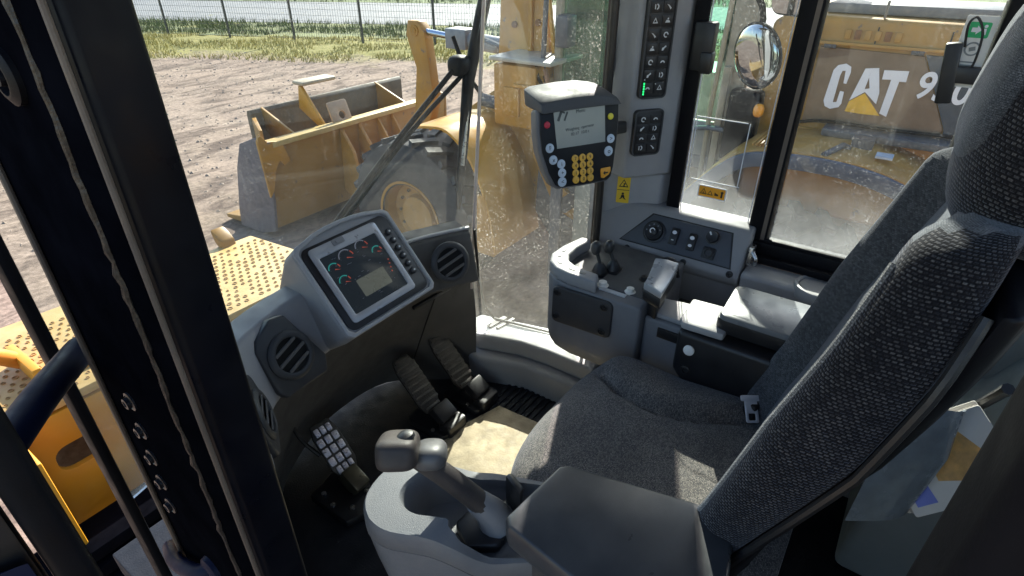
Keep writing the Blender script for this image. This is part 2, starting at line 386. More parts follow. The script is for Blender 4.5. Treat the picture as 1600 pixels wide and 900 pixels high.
dry = P('dry_grass', (.40, .33, .10), .9, var=.35, vs=3); grn = P('green_grass', (.11, .14, .04), .9, var=.45, vs=2)
blades('dry_grass', 16000, 17.8, 23, -8, 22, .16, dry, GROUND)
blades('verge_grass_blades', 14000, 23.2, 27.2, -10, 26, .26, grn, GROUND+.02)
blades('roadside_grass', 5000, 37.5, 42, -14, 36, .4, grn, GROUND+.04)

FEN = P('fence_paint', (.05, .055, .055), .5, metal=.3, var=.1)
F0 = V((12.58, 25.57, 0)); FD = V((1.02, -2.63, 0)); FL = FD.length
fen = thing('mesh_fence', 'dark welded mesh fence with slim posts between the dirt yard and the road', 'fence', (F0.x, F0.y, GROUND))
pm = None; wm = None
for i in range(-5, 7):
    p = F0+FD*i
    if pm is None:
        bm = B(); bx(bm, (0, 0, 1.02), (.06, .06, 2.1)); bx(bm, (0, 0, 2.085), (.07, .07, .03))
        pm = bpy.data.meshes.new('fence_post'); bm.to_mesh(pm); bm.free(); pm.materials.append(FEN)
        bm = B(); u = FD.normalized()
        k = 0
        while k*.1 < FL-.06:
            q = u*(k*.1+.05); bx(bm, (q.x, q.y, 1.03), (.007, .007, 1.96)); k += 1
        rz = M.Rotation(math.atan2(u.y, u.x), 3, 'Z')
        for z in [.08+.2*j for j in range(10)]: bx(bm, (FD.x/2, FD.y/2, z), (FL-.02, .008, .008), rz)
        wm = bpy.data.meshes.new('mesh_panel'); bm.to_mesh(wm); bm.free(); wm.materials.append(FEN)
    for nm, me in (('fence_post', pm), ('mesh_panel', wm)):
        o = place(nm, me, fen); o.matrix_parent_inverse = ident(); o.location = FD*i

# ------------------------------------------------------------------ our own machine ahead of the cab
ff = thing('front_hull', 'yellow front body of this loader with drilled step plate, seen ahead through the glass', 'machine body', (.8, 2.4, GROUND))
bm = B(); prism(bm, [(.16, 2.16), (1.56, 2.16), (1.50, 2.78), (.16, 2.86)], -.05, -.012); obj('step_plate', bm, P('worn_step_paint', (.48, .31, .11), .5, var=.15, dust=.4, dcol=(.5, .38, .22)), ff, bev=.008)
bm = B(); ang = []
for i in range(34):
    for j in range(15):
        x, y = .22+i*.038+(j % 2)*.019, 2.20+j*.036
        if random.random() < .10: continue
        r_ = random.uniform(.0042, .0078); x += random.gauss(0, .0012); y += random.gauss(0, .0012); ringprism(bm, circ(r_*1.45, 8, x, y), circ(r_, 8, x, y), -.0122, -.0085); prism(bm, circ(r_, 8, x, y), -.0122, -.0112)
o = obj('grip_holes', bm, P('grip_hole_rust', (.34, .20, .075), .8), ff, kind='stuff')
bm = B(); ringprism(bm, rrect(1.36, 1.2, .02, 5), [(x-.535, y+.405) for x, y in rrect(.15, .11, .045, 5)], 0, .03, frame((.86, 2.19, -.66), 0, 0)); obj('back_plate', bm, YELC, ff, bev=.004)
bm = B(); bx(bm, (.86, 2.62, -.7), (1.3, .6, 1.0)); obj('body_core', bm, P('dark_brown_core', (.10, .05, .02), .7, dust=.4), ff, bev=.02)  # darker brown than the plates around it
bm = B(); bx(bm, (.17, 2.05, -.45), (.035, .30, .85)); obj('side_flange', bm, YELC, ff, bev=.008)
bm = B(); tube(bm, [(.05, 2.5, -.01), (.12, 2.42, .10), (.24, 2.40, .13), (.34, 2.46, .02)], .03, 10, 5); obj('hose', bm, P('orange_hose', (.62, .22, .03), .5), ff)
bm = B(); bx(bm, (.44, 2.28, .0), (.22, .03, .03)); bx(bm, (.34, 2.4, .03), (.03, .25, .07)); obj('plate_lip', bm, YELC, ff, bev=.006)
bm = B()
prism(bm, [(2.74, -.05), (2.82, .0), (2.84, .07), (2.80, .05), (2.76, .02)], 1.32, 1.40, 'x'); obj('lamp_bracket', bm, BUCK, ff, bev=.01)
for k in range(3):
    bm = B(); bx(bm, (.30, 1.93-.01*k, -.44-.075*k), (.5, .16, .05)); obj('step_tread', bm, JAMB, ff, bev=.004)
bm = B(); bx(bm, (.30, 1.70, -.95), (.45, .35, .3)); obj('lower_box', bm, YELC, ff, bev=.02)

# ------------------------------------------------------------------ our cab
cab = thing('loader_cab', 'black framed operator cab of a wheel loader seen from its open left door', 'cab', (.84, .3, 0))
def part(name, bm, mat, **k): return obj(name, bm, mat, cab, **k)
bm = B(); bx(bm, (.82, .42, -.04), (1.32, 1.9, .08)); part('floor', bm, FLOOR, bev=.005)
bm = B()
for k in range(15): bx(bm, (1.22, .60+k*.022, .003), (.16, .010, .006))
o = part('floor_ribs', bm, FLOOR, kind='stuff')
bm = B(); prism(bm, rrect(1.55, 2.05, .12, 5, .84, .4), 1.82, 1.97); part('roof', bm, BLACK, bev=.02)
bm = B(); bx(bm, (.84, .4, 1.805), (1.34, 1.80, .025)); part('roof_lining', bm, MGREY, bev=.01)
# left front pillar with its seals, weld and bolts
bm = B(); prism(bm, [(.274, .600), (.300, .85), (.222, .86), (.210, .612), (.216, .602)], -.5, 1.83); part('pillar', bm, BLACK, bev=.006, seg=3, label='broad black left front pillar beside the open door')
bm = B(); prism(bm, [(.2095, .612), (.221, .88), (.194, .88), (.191, .66), (.198, .625)], -.5, 1.83); part('door_jamb', bm, JAMB, bev=.004)
for pts, r in (([(.205, .6045)], .0034), ([(.1895, .872)], .004)):
    bm = B(); x, y = pts[0]; tube(bm, [(x, y, -.5), (x, y, 1.82)], r, 8); part('door_seal', bm, SEAL)
bm = B(); pts = []; rr = []
for k in range(150):
    z = -.3+k*.0135; pts.append((.1945+random.gauss(0, .0006), .642+random.gauss(0, .0012)+.0012*math.sin(k*.31), z)); rr.append(.0024+random.random()*.0024)
tube(bm, pts, rr, 8); part('weld_bead', bm, WELD)
for px, y, z in ((0, .782, .802), (1, .790, .742), (2, .798, .682), (3, .806, .622), (4, .815, .560)):
    fr = frame((.1925, y, z), R(-90), 0)
    bm = B(); lathe(bm, [(.0, .0), (.0145, .0), (.0145, .0025), (.0115, .0035), (.0105, .0022), (.0085, .0025), (.0085, .0085), (.005, .009), (.0045, .005), (0, .005)], 18, fr); part('bolt', bm, P('bolt_paint', (.022, .022, .026), .3, spec=.4, var=.4, vs=90))
bm = B(); lathe(bm, [(0, 0), (.026, 0), (.026, .006), (.019, .010), (.016, .010), (.015, .004), (.008, .004), (.007, .012), (0, .012)], 22, frame((.192, .70, 1.243), R(-90), 0)); part('jamb_catch', bm, SATIN)
bm = B(); tube(bm, [(.200, .935, .822), (.17, .90, .828), (.10, .80, .852), (-.02, .62, .885), (-.2, .36, .92)], .021, 14, 5); part('grab_handle', bm, NAVY)
bm = B(); tube(bm, [(.194, .745, .452), (.178, .765, .440), (.172, .81, .420), (.175, .87, .39), (.19, .93, .36)], [.0135]*21, 14, 5); part('grab_handle', bm, NAVY)
bm = B(); lathe(bm, [(0, 0), (.026, 0), (.024, .008), (.016, .012), (0, .012)], 16, frame((.193, .745, .452), R(-90), 0)); part('handle_foot', bm, NAVY)
bm = B(); bx(bm, (.191, 1.098, .7), (.02, .05, 2.2)); part('corner_post', bm, SATIN, bev=.006)
# door edge and its lower panel at the left
# windscreen: gently bowed, its right edge butts the corner glass at a pale seam
def seam(z): return V((1.30+(z-.571)*.155, 1.06+(z-.571)*.025, z))
rings = []
for z in (.36, .571, .9, 1.227, 1.82):
    e = seam(z); ctrl = [V((.20, 1.10, z)), V((.5, 1.17, z)), V((.84, 1.195, z)), V((1.12, 1.16, z)), e]
    rings.append(smoothpath(ctrl, 6))
bm = B(); outer = [[p+V((0, .006, 0)) for p in r] for r in rings]
loft(bm, [r+o[::-1] for r, o in zip(rings, outer)], uv=False); part('windscreen', bm, G_WIN)
bm = B(); tube(bm, [seam(z)+V((.002, 0, 0)) for z in (.36, .571, .9, 1.227, 1.82)], .0052, 8); part('glass_seam', bm, P('seam_sealant', (.62, .52, .47), .4, var=.1))
rings = []
for z in (.17, .36, .571, .9, 1.227, 1.82):
    e = seam(z) if z > .3 else seam(.36)+V((.01+.0*z, 0, z-.36))
    e = e+V((.006, -.002, 0)); f = V((1.435, .725, z)); m_ = (e+f)/2+V((.03, .02, 0))
    rings.append(smoothpath([e, m_, f], 6))
bm = B(); loft(bm, [r+[p+V((.006, .002, 0)) for p in r][::-1] for r in rings], uv=False); part('corner_glass', bm, G_COR)
bm = B(); tube(bm, [seam(.571)+V((-.012, -.012, 0)), V((1.30, 1.045, .40)), V((1.345, 1.06, .24)), V((1.392, 1.055, .172)), V((1.455, .75, .172))], .005, 8); part('glass_gasket', bm, BLK)
# lower right: kick panel and sunlit ledge in front of the console
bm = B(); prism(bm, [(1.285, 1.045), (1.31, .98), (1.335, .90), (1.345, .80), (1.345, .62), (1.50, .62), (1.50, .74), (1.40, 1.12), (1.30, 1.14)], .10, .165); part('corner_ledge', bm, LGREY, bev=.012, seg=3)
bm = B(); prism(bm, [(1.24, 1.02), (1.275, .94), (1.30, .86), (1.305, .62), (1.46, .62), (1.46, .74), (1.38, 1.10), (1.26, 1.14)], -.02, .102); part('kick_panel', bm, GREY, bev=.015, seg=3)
bm = B(); bx(bm, (1.385, 1.035, .168), (.085, .018, .006), M.Rotation(R(-10), 3, 'Z')); bx(bm, (1.395, 1.005, .168), (.085, .012, .006), M.Rotation(R(-10), 3, 'Z')); part('ledge_slot', bm, BLK)
# right front pillar and its trim
PIL = frame((1.452, .612, 1.2), R(-40), 0)
bm = B(); prism(bm, [(1.430, .700), (1.434, .688), (1.44, .665), (1.485, .535), (1.53, .515), (1.545, .68), (1.45, .702)], .50, .80); prism(bm, [(1.429, .7005), (1.408, .655), (1.386, .606), (1.392, .598), (1.455, .546), (1.466, .541), (1.49, .52), (1.531, .514), (1.546, .681), (1.451, .7025)], .802, 1.82); part('pillar_trim', bm, LGREY, bev=.008, seg=3, label='pale grey trim of the right front pillar carrying the keypads')
bm = B(); prism(bm, [(1.4305, .712), (1.4315, .7025), (1.446, .7045), (1.446, .712)], .16, 1.82); part('pillar_seal', bm, SEAL, bev=.003)
bm = B(); prism(bm, [(1.487, .512), (1.489, .476), (1.500, .477), (1.538, .494), (1.545, .535), (1.53, .513)], .60, 1.82); part('window_frame', bm, SATIN, bev=.004)
bm = B(); bx(bm, (1.482, .474, 1.135), (.03, .05, .11)); bx(bm, (1.478, .46, 1.10), (.03, .03, .05)); part('window_catch', bm, BLK, bev=.005)
# side window: sill beam, posts, rails, panes
bm = B(); prism(bm, [(1.402, .575), (1.392, .598), (1.398, .612), (1.455, .702), (1.468, .712), (1.535, .715), (1.535, .36), (1.43, .36), (1.43, .56)], .262, .690, 'y'); part('sill_beam', bm, GREY, bev=.007, seg=3)
for y, z, x in ((.575, .600, 1.396), (.41, .603, 1.396), (.285, .606, 1.396)):
    bm = B(); lathe(bm, [(0, 0), (.0095, 0), (.0085, .004), (.004, .005), (0, .002)], 14, frame((x, y, z), R(-90), R(10))); part('screw_plug', bm, BLK)
bm = B(); bx(bm, (1.505, -.1, .655), (.05, 1.15, .045)); bx(bm, (1.485, -.1, .635), (.05, .7, .02)); bx(bm, (1.490, -.1, .680), (.012, .7, .012)); part('window_rail', bm, SATIN, bev=.004)
bm = B(); prism(bm, [(1.485, .232), (1.515, .228), (1.53, .262), (1.515, .286), (1.487, .283)], .60, 1.82); part('window_post', bm, SATIN, bev=.005)
bm = B(); prism(bm, [(1.4845, .238), (1.4865, .238), (1.4865, .248), (1.4845, .248)], .68, 1.82); part('post_strip', bm, SEAL)
bm = B(); prism(bm, [(1.485, -.115), (1.53, -.12), (1.53, -.07), (1.487, -.076)], .62, 1.82); part('window_post', bm, SATIN, bev=.005)
bm = B(); bx(bm, (1.51, .381, 1.24), (.006, .195, 1.14)); part('window_pane', bm, G_SIDE)
bm = B(); bx(bm, (1.506, .077, 1.24), (.006, .306, 1.14)); part('window_pane', bm, G_SIDE2)
bm = B()
for y in (.476, .290): bx(bm, (1.5055, y, 1.1), (.003, .0022, .80))
part('pane_edge_line', bm, WHITE)
bm = B()
for c, s in (((1.5055, .405, .965), (.0012, .128, .0022)), ((1.5055, .395, .80), (.0012, .128, .0022)), ((1.5055, .469, .8825), (.0012, .0022, .165)), ((1.5055, .336, .8825), (.0012, .0022, .165))):
    bx(bm, c, s)
part('printed_outline', bm, WHITE)
# right lower wall, tray with cup holder behind the control beam
bm = B(); bx(bm, (1.49, .10, .22), (.10, 1.2, .46)); part('side_wall', bm, GREY, bev=.01)
bm = B(); prism(bm, [(1.40, .585), (1.395, .61), (1.405, .618), (1.47, .622), (1.49, .60), (1.49, .42), (1.42, .42)], -.35, .258, 'y'); part('tray', bm, LGREY, bev=.006, seg=3)
bm = B(); ringprism(bm, circ(.058, 28, 0, 0, .060), circ(.047, 28, 0, 0, .049), -.02, .012, M.Translation((1.428, .075, .616))); part('cup_holder', bm, LGREY, bev=.006)
bm = B(); lathe(bm, [(0, .0), (.046, .0), (.046, .003), (0, .003)], 24, M.Translation((1.428, .075, .620))); part('cup_holder_floor', bm, GREY)  # grey tone stands for the shade inside the bowl
bm = B(); bx(bm, (1.44, .252, .655), (.03, .012, .05)); tube(bm, [(1.425, .248, .67), (1.42, .235, .655), (1.425, .236, .635)], .006, 8); part('latch', bm, STEEL, bev=.003)
# rear of the cab
bm = B(); bx(bm, (.95, -.42, .40), (1.2, .06, 1.2)); part('back_wall', bm, P('blue_grey_trim', (.17, .205, .23), .5, var=.08, bump=.2, bs=900), bev=.02)
bm = B(); prism(bm, [(-.39, .18), (-.13, .18), (-.15, .50), (-.28, .545), (-.39, .80)], 1.03, 1.44, 'x'); part('shelf', bm, P('blue_grey_shelf', (.17, .205, .23), .5, var=.08, bump=.2, bs=900), bev=.02, seg=3)
bm = B(); prism(bm, [(.205, -.061), (.262, -.063), (.285, -.090), (.285, -.30), (.186, -.30), (.186, -.088)], -.5, 1.83); part('door_pillar', bm, SATIN, bev=.008, seg=3)
bm = B(); prism(bm, [(1.50, -.12), (1.44, -.14), (1.37, -.24), (1.34, -.388), (1.50, -.388)], .30, 1.02); part('corner_trim', bm, P('blue_grey_corner', (.20, .235, .26), .5, var=.08, bump=.2, bs=900), bev=.02, seg=3)
bm = B(); tube(bm, [(.193, -.077, -.5), (.193, -.077, 1.7)], .0026, 8); part('door_seal', bm, SEAL)
bm = B(); bx(bm, (.22, -.37, .3), (.06, .14, 1.4)); part('side_panel', bm, SATIN, bev=.01)
bm = B(); bx(bm, (.84, -.44, 1.76), (1.35, .05, .12)); bx(bm, (1.48, -.40, 1.28), (.08, .08, 1.05)); part('window_frame', bm, SATIN, bev=.01)
# door at the left, swung open: stile, pocket, lower pane
dr = thing('open_door', 'black edge of the open cab door at the far left with a dark pocket and lower pane', 'door', (-.05, .5, -.3))
bm = B(); prism(bm, rrect(.030, .045, .010, 4, .0345, .548), -.6, 1.16); obj('stile', bm, SATIN, dr, bev=.004)
bm = B(); prism(bm, [(.014, .552), (.018, .566), (-.5, .80), (-.5, .775)], .66, 1.10); obj('door_panel', bm, BLK, dr, bev=.004)
bm = B(); prism(bm, [(-.01, .55), (.01, .54), (-.3, .66), (-.32, .68)], .80, .87); obj('door_pocket', bm, NAVY, dr, bev=.006)
bm = B(); prism(bm, [(.006, .546), (.014, .556), (-.3, .70), (-.3, .69)], .50, .66); obj('lower_pane', bm, P('dusty_door_pane', (.55, .47, .30), .35, var=.1), dr, bev=.003)
# pillar labels
def panel_label(name, fr, w, h, mat, r=.003): 
    bm = B(); prism(bm, rrect(w, h, r), 0, .0012, mat=fr); return part(name, bm, mat)
fl = frame((1.4515, .6295, .745), R(-69), 0)
lab = panel_label('warning_label', fl, .036, .078, YLAB)
def tri(bm, fr, cx, cy, s, th, z0=.0012, z1=.0018):
    o_ = [(cx, cy+s), (cx-s*.95, cy-s*.65), (cx+s*.95, cy-s*.65)]; k = 1-th/s*2.2
    i_ = [(cx+(x-cx)*k, cy+(y-cy)*k) for x, y in o_]
    ringprism(bm, o_, i_, z0, z1, fr)
bm = B(); tri(bm, fl, 0, .018, .014, .0018); bx(bm, (0, 0, 0), (.0001, .0001, .0001)) if False else None
prism(bm, circ(.0028, 10, .002, .018), .0012, .0018, mat=fl); prism(bm, [(-.004, .009), (.005, .009), (.002, .015), (-.001, .014)], .0012, .0018, mat=fl)
prism(bm, [(-.017, -.0008), (.017, -.0008), (.017, .0006), (-.017, .0006)], .0012, .0018, mat=fl)
prism(bm, circ(.0035, 10, 0, -.011), .0012, .0018, mat=fl); prism(bm, [(-.004, -.015), (.004, -.015), (.0055, -.023), (.010, -.029), (.004, -.027), (0, -.022), (-.004, -.027), (-.010, -.029), (-.0055, -.023)], .0012, .0018, mat=fl)
obj('label_symbols', bm, BLK, lab)
fl = frame((1.4165, .677, 1.105), R(-65.2), 0)
lab = panel_label('paper_label', fl, .034, .10, PAPER)
bm = B()
for k in range(9):
    w_ = random.uniform(.006, .022); bx(bm, fl @ V((-.012+w_/2, .036-k*.0042, .0016)), (.0012, w_, .0011))
bx(bm, fl @ V((-.004, -.020, .0014)), (.0012, .016, .034)); obj('label_print', bm, P('grey_print', (.28, .28, .32), .6), lab)
bm = B(); lathe(bm, [(0, 0), (.004, 0), (.004, .002), (0, .002)], 12, frame((1.4165, .677, 1.22), R(-65.2), 0)); part('trim_screw', bm, BLK)
fl = frame((1.4955, .0, 0), R(-90), 0)
fo = frame((1.5045, .397, .772), R(-90), 0)
lab = panel_label('orange_label', fo, .076, .034, WHITE); bm = B(); prism(bm, rrect(.070, .028, .002), .0012, .0018, mat=fo); obj('label_field', bm, ORLAB, lab)
bm = B(); tri(bm, fo, -.022, -.001, .010, .0014, .0018, .0024); prism(bm, circ(.002, 8, -.022, -.003), .0018, .0024, mat=fo)
tri(bm, fo, -.004, -.002, .008, .0012, .0018, .0024); prism(bm, [(.008, -.006), (.018, -.006), (.018, -.002), (.012, .0), (.008, .003)], .0018, .0024, mat=fo)
prism(bm, [(.024, -.009), (.029, -.009), (.029, .002), (.031, .006), (.027, .009), (.023, .006), (.025, .002)], .0018, .0024, mat=fo); obj('label_symbols', bm, BLK, lab)
fo = frame((1.5005, -.045, 1.165), R(-90), 0)
lab = panel_label('exit_label', fo, .052, .13, PAPER)
bm = B(); prism(bm, rrect(.034, .028, .003, cy=.040), .0012, .0018, mat=fo); obj('green_exit_sign', bm, GREENP, lab)
bm = B(); prism(bm, [(-.012, .036), (-.004, .036), (-.004, .032), (.004, .040), (-.004, .048), (-.004, .044), (-.012, .044)], .0018, .0024, mat=fo); prism(bm, circ(.003, 8, .009, .047), .0018, .0024, mat=fo); prism(bm, [(.006, .032), (.012, .032), (.011, .043), (.007, .043)], .0018, .0024, mat=fo); obj('exit_symbol', bm, WHITE, lab)
bm = B(); ringprism(bm, circ(.013, 18, 0, .006), circ(.010, 18, 0, .006), .0012, .0018, fo); prism(bm, [(-.004, .001), (.006, .004), (.004, .011), (-.006, .008)], .0012, .0018, mat=fo)
for k in range(6): prism(bm, rrect(.030-.006*(k % 3), .0025, .0008, 1, -.002, -.018-k*.006), .0012, .0018, mat=fo)
obj('label_print', bm, P('grey_ink', (.25, .27, .27), .6), lab)
# window latch that hangs on the rear pane beside the headrest
bm = B(); bx(bm, (1.488, -.022, 1.125), (.02, .028, .115), M.Rotation(R(-8), 3, 'X')); bx(bm, (1.488, -.058, 1.125), (.018, .06, .032)); part('pane_handle', bm, BLK, bev=.004)
bm = B(); tube(bm, [(1.488, -.032, 1.175), (1.48, -.025, 1.215), (1.48, -.035, 1.228), (1.482, -.052, 1.20), (1.485, -.056, 1.15), (1.486, -.05, 1.13)], .0022, 6, 5); part('handle_cord', bm, BLK)
# wiper outside the windscreen
wp = thing('windscreen_wiper', 'black wiper with twin arms and long blade outside the windscreen', 'wiper', (1.35, 1.2, 1.0))
bm = B(); tube(bm, [(1.555, 1.175, 1.26), (1.525, 1.172, 1.19), (1.43, 1.165, .985), (1.355, 1.15, .70), (1.335, 1.15, .60)], [.019, .020, .019, .014, .008], 10, 0); obj('blade', bm, SATIN, wp)
bm = B(); tube(bm, [(1.515, 1.165, 1.19), (1.43, 1.157, 1.0), (1.36, 1.145, .74)], .008, 8); obj('blade_rail', bm, STEEL, wp)
for dx, r in ((0, .0050), (.036, .0042)):
    bm = B(); tube(bm, [(1.41+dx*.8, 1.185, 1.035-dx*.8), (1.16+dx, 1.21, .865), (.93+dx, 1.225, .705), (.80+dx, 1.235, .615)], r+.003, 8, 3); obj('arm', bm, SATIN, wp)
bm = B(); superell(bm, (1.415, 1.185, 1.03), (.035, .03, .03), 3, 14, 8); obj('arm_head', bm, SATIN, wp)
# ------------------------------------------------------------------ dashboard
db = thing('dashboard', 'charcoal dashboard with grey instrument pod and three round vents below the windscreen', 'dashboard', (.83, 1.1, 0))
top = [V((.315, .78, .50)), V((.40, .925, .49)), V((.50, 1.02, .485)), V((.66, 1.06, .48)), V((.84, 1.075, .475)), V((1.05, 1.06, .475)), V((1.21, 1.045, .475)), V((1.285, 1.045, .48))]
bot = [V((.33, .83, .0)), V((.42, 1.0, .0)), V((.53, 1.17, .0)), V((.68, 1.25, .02)), V((.84, 1.28, .03)), V((1.03, 1.26, .02)), V((1.18, 1.12, .0)), V((1.262, 1.03, .0))]
tp, bt = smoothpath(top, 5), smoothpath(bot, 5)
rings = []
for a, b in zip(tp, bt):
    mid = a*.5+b*.5+V((0, .004, 0)); off = V((0, .05, 0))
    rings.append([a, a*.75+mid*.25+V((0, .012, 0)), mid, b*.75+mid*.25+V((0, .01, 0)), b, b+off, mid+off, a+off])
bm = B(); loft(bm, rings, uv=False); obj('lower_panel', bm, DASHD, db)
for k in (8, 27):
    a, b = tp[k], bt[k]; m_ = a*.5+b*.5+V((0, .004, 0))
    bm = B(); tube(bm, [a+V((0, -.001, -.02)), m_+V((0, .000, 0)), b+V((0, .004, .02))], .0022, 6, 4); obj('panel_joint', bm, BLK, db)
bm = B(); bx(bm, (1.10, 1.072, .405), (.16, .012, .012), M.Rotation(R(-4), 3, 'Z')); obj('panel_slot', bm, BLK, db, bev=.003)
bm = B(); lathe(bm, [(0, 0), (.007, 0), (.006, .004), (0, .003)], 12, frame((.60, 1.045, .452), 0, 0)); obj('screw_plug', bm, BLK, db)
# upper wings
def wing(name, ctrl, mat, prof):
    rings = []
    P_ = smoothpath(ctrl, 6)
    for i, p in enumerate(P_):
        d = (P_[min(i+1, len(P_)-1)]-P_[max(i-1, 0)]); d.z = 0; d.normalize(); n = V((d.y, -d.x, 0))     # towards the operator
        rings.append([p+n*u+V((0, 0, v)) for u, v in prof])
    bm = B(); loft(bm, rings, uv=False); return obj(name, bm, mat, db, bev=.010, seg=3)
prof = [(.012, -.085), (.018, -.075), (-.028, .062), (-.040, .072), (-.11, .066), (-.11, -.085)]
wing('dash_wing', [(.345, .80, .575), (.395, .895, .572), (.46, .965, .572), (.56, 1.01, .57), (.66, 1.035, .566), (.76, 1.05, .56)], LGREY, prof)
wing('dash_wing', [(.93, 1.045, .562), (1.02, 1.03, .562), (1.09, 1.004, .560), (1.15, .980, .558), (1.185, .966, .556)], DASHD, [(.016, -.09), (.022, -.08), (-.020, .060), (-.034, .068), (-.11, .064), (-.11, -.09)])
bm = B(); tube(bm, [(.95, 1.078, .630), (1.03, 1.066, .630), (1.105, 1.038, .629), (1.165, 1.012, .627), (1.20, .998, .625)], .008, 8, 4, flat=.6); obj('wing_edge', bm, LGREY, db)
def vent(name, fr, r):
    bm = B(); lathe(bm, [(r*1.0, -.002), (r*1.0, .002), (r*.93, .006), (r*.80, .008), (r*.72, .006), (r*.70, .001)], 36, fr); v = obj(name, bm, DARK, db)
    bm = B(); lathe(bm, [(0, .0012), (r*.72, .0012), (r*.72, .0002), (0, .0002)], 24, fr); obj('vent_back', bm, P('vent_hole', (.003, .003, .003), .9), v)
    for k in range(3):
        y = (-.42+.42*k)*r; hw = math.sqrt(max(.0004, (r*.70)**2-y*y))
        bm = B(); m_ = fr @ M.Translation((0, y, .0045)) @ M.Rotation(R(28), 4, 'X')
        prism(bm, rrect(hw*2, .0085, .002, 2), -.0016, .0016, mat=m_); obj('louvre', bm, MGREY, v)
    return v
LV = frame((.551, .986, .566), R(4), R(25))
bm = B(); prism(bm, [(-.055, .066), (-.005, .092), (.030, .086), (.078, -.045), (.062, -.082), (-.050, -.080), (-.066, -.06), (-.068, .045)], -.03, .004, mat=LV); obj('vent_panel', bm, DARK, db, bev=.006, seg=3)
vent('air_vent', LV @ M.Rotation(R(16), 4, 'Z') @ M.Translation((0, 0, .006)), .056)
vent('air_vent', frame((1.0835, .978, .566), R(-22), R(18)) @ M.Rotation(R(18), 4, 'Z') @ M.Translation((0, 0, .008)), .060)
bm = B(); LV3 = frame((.408, .888, .55), R(58), R(12)); prism(bm, rrect(.13, .15, .03), -.03, .006, mat=LV3); obj('vent_panel', bm, DARK, db, bev=.008, seg=3)
vent('air_vent', LV3 @ M.Translation((0, 0, .006)), .054)
# instrument pod
MO = frame((.811, 1.005, .659), 0, R(41.3))
def pod_out(g): 
    w_, t_, b_ = .148+g, .118+g, -.128-g
    return [(-w_+.012, b_), (w_-.012, b_), (w_, b_+.012), (w_, t_-.012), (w_-.012, t_)]+[(w_*.75*math.cos(a), t_+.020*math.sin(a)) for a in (math.pi*k/8 for k in range(1, 8))]+[(-w_+.012, t_), (-w_, t_-.012), (-w_, b_+.012)]
bm = B(); o_ = pod_out(0); back = [(x*.93, y*.82-.012) for x, y in o_]
loft(bm, [[MO @ V((x, y, z)) for x, y in pts] for pts, z in ((back, -.17), (o_, -.055), (o_, .0))], uv=False); pod = obj('instrument_pod', bm, LGREY, db, bev=.013, seg=4)
bm = B(); i_ = [(x*.935+.001, y*.925) for x, y in o_]; ringprism(bm, o_, i_, .0015, .0085, MO); obj('pod_rim', bm, P('pod_rim_grey', (.36, .36, .37), .34, var=.05), pod, bev=.003, seg=3)
bm = B(); bx(bm, V((0, 0, 0)), (.001, .001, .001)) if False else None
bm = B(); prism(bm, rrect(.268, .222, .022, 5, .001, -.004), .0005, .0045, mat=MO); mon = obj('monitor', bm, BLK, db, bev=.002)
bm = B(); ringprism(bm, rrect(.208, .200, .010, 5, -.012, -.001), rrect(.174, .154, .004, 5, -.012, -.006), .0046, .0085, MO); obj('screen_frame', bm, SILVER, mon, bev=.0015)
bm = B(); prism(bm, rrect(.174, .154, .004, 5, -.012, -.006), .0047, .0058, mat=MO); obj('screen', bm, SCR, mon)
bm = B(); prism(bm, rrect(.034, .016, .004, 3, -.030, .091), .0060, .0100, mat=MO); prism(bm, rrect(.016, .010, .003, 3, -.030, .091), .0100, .0115, mat=MO); obj('badge', bm, P('grey_badge', (.22, .22, .23), .4), mon)
def arcp(bm, fr, cx, cy, r, th, a0, a1, z0, z1, n=10):
    o_ = [(cx+r*math.cos(a0+(a1-a0)*i/n), cy+r*math.sin(a0+(a1-a0)*i/n)) for i in range(n+1)]
    i_ = [(cx+(r-th)*math.cos(a0+(a1-a0)*i/n), cy+(r-th)*math.sin(a0+(a1-a0)*i/n)) for i in range(n+1)]
    prism(bm, o_+i_[::-1], z0, z1, mat=fr)
Z0, Z1 = .0058, .0064
bm = B(); prism(bm, rrect(.088, .046, .003, 3, -.004, -.036), Z0, Z1, mat=MO); obj('lcd_window', bm, P('lcd_grey', (.075, .08, .065), .25, emit=(.2, .21, .17, .10)), mon)
GWH = P('gauge_white', (.22, .22, .25), .5, emit=(.5, .5, .6, .03)); wb = B()
for cx, cy, r, c2 in ((-.078, .033, .017, 1), (-.072, -.004, .017, 1), (-.033, .046, .022, 0), (.020, .052, .020, 0), (.052, .026, .016, 1)):
    bm = B(); arcp(bm, MO, cx, cy, r, .0026, R(45), R(170), Z0, Z1); obj('gauge_arc', bm, TEAL if c2 else GWH, mon)
    bm = B(); arcp(bm, MO, cx, cy, r, .0026, R(4), R(36), Z0, Z1, 4); obj('gauge_red_zone', bm, RED, mon)
    bm = B(); prism(bm, [(cx-.001, cy-.001), (cx+r*.75, cy-r*.3), (cx+.001, cy+.001)], Z0+.0002, Z1+.0004, mat=MO); obj('gauge_needle', bm, RED, mon)
    for k in range(9):
        a = R(178-k*22); p = (cx+(r-.0048)*math.cos(a), cy+(r-.0048)*math.sin(a)); prism(wb, circ(.0007, 4, *p), Z0, Z1, mat=MO)
for k in range(26): prism(wb, rrect(random.uniform(.003, .008), .0016, .0003, 1, random.uniform(-.085, .060), random.uniform(-.075, .065)), Z0, Z0+.0003, mat=MO)
obj('screen_print', wb, P('dim_screen_print', (.10, .10, .12), .5), mon, kind='stuff')
for k in range(4):
    bm = B(); prism(bm, circ(.0022, 8, .066-.003*k, -.004-.010*k), Z0, Z1, mat=MO); obj('warning_lamp', bm, RED, mon)
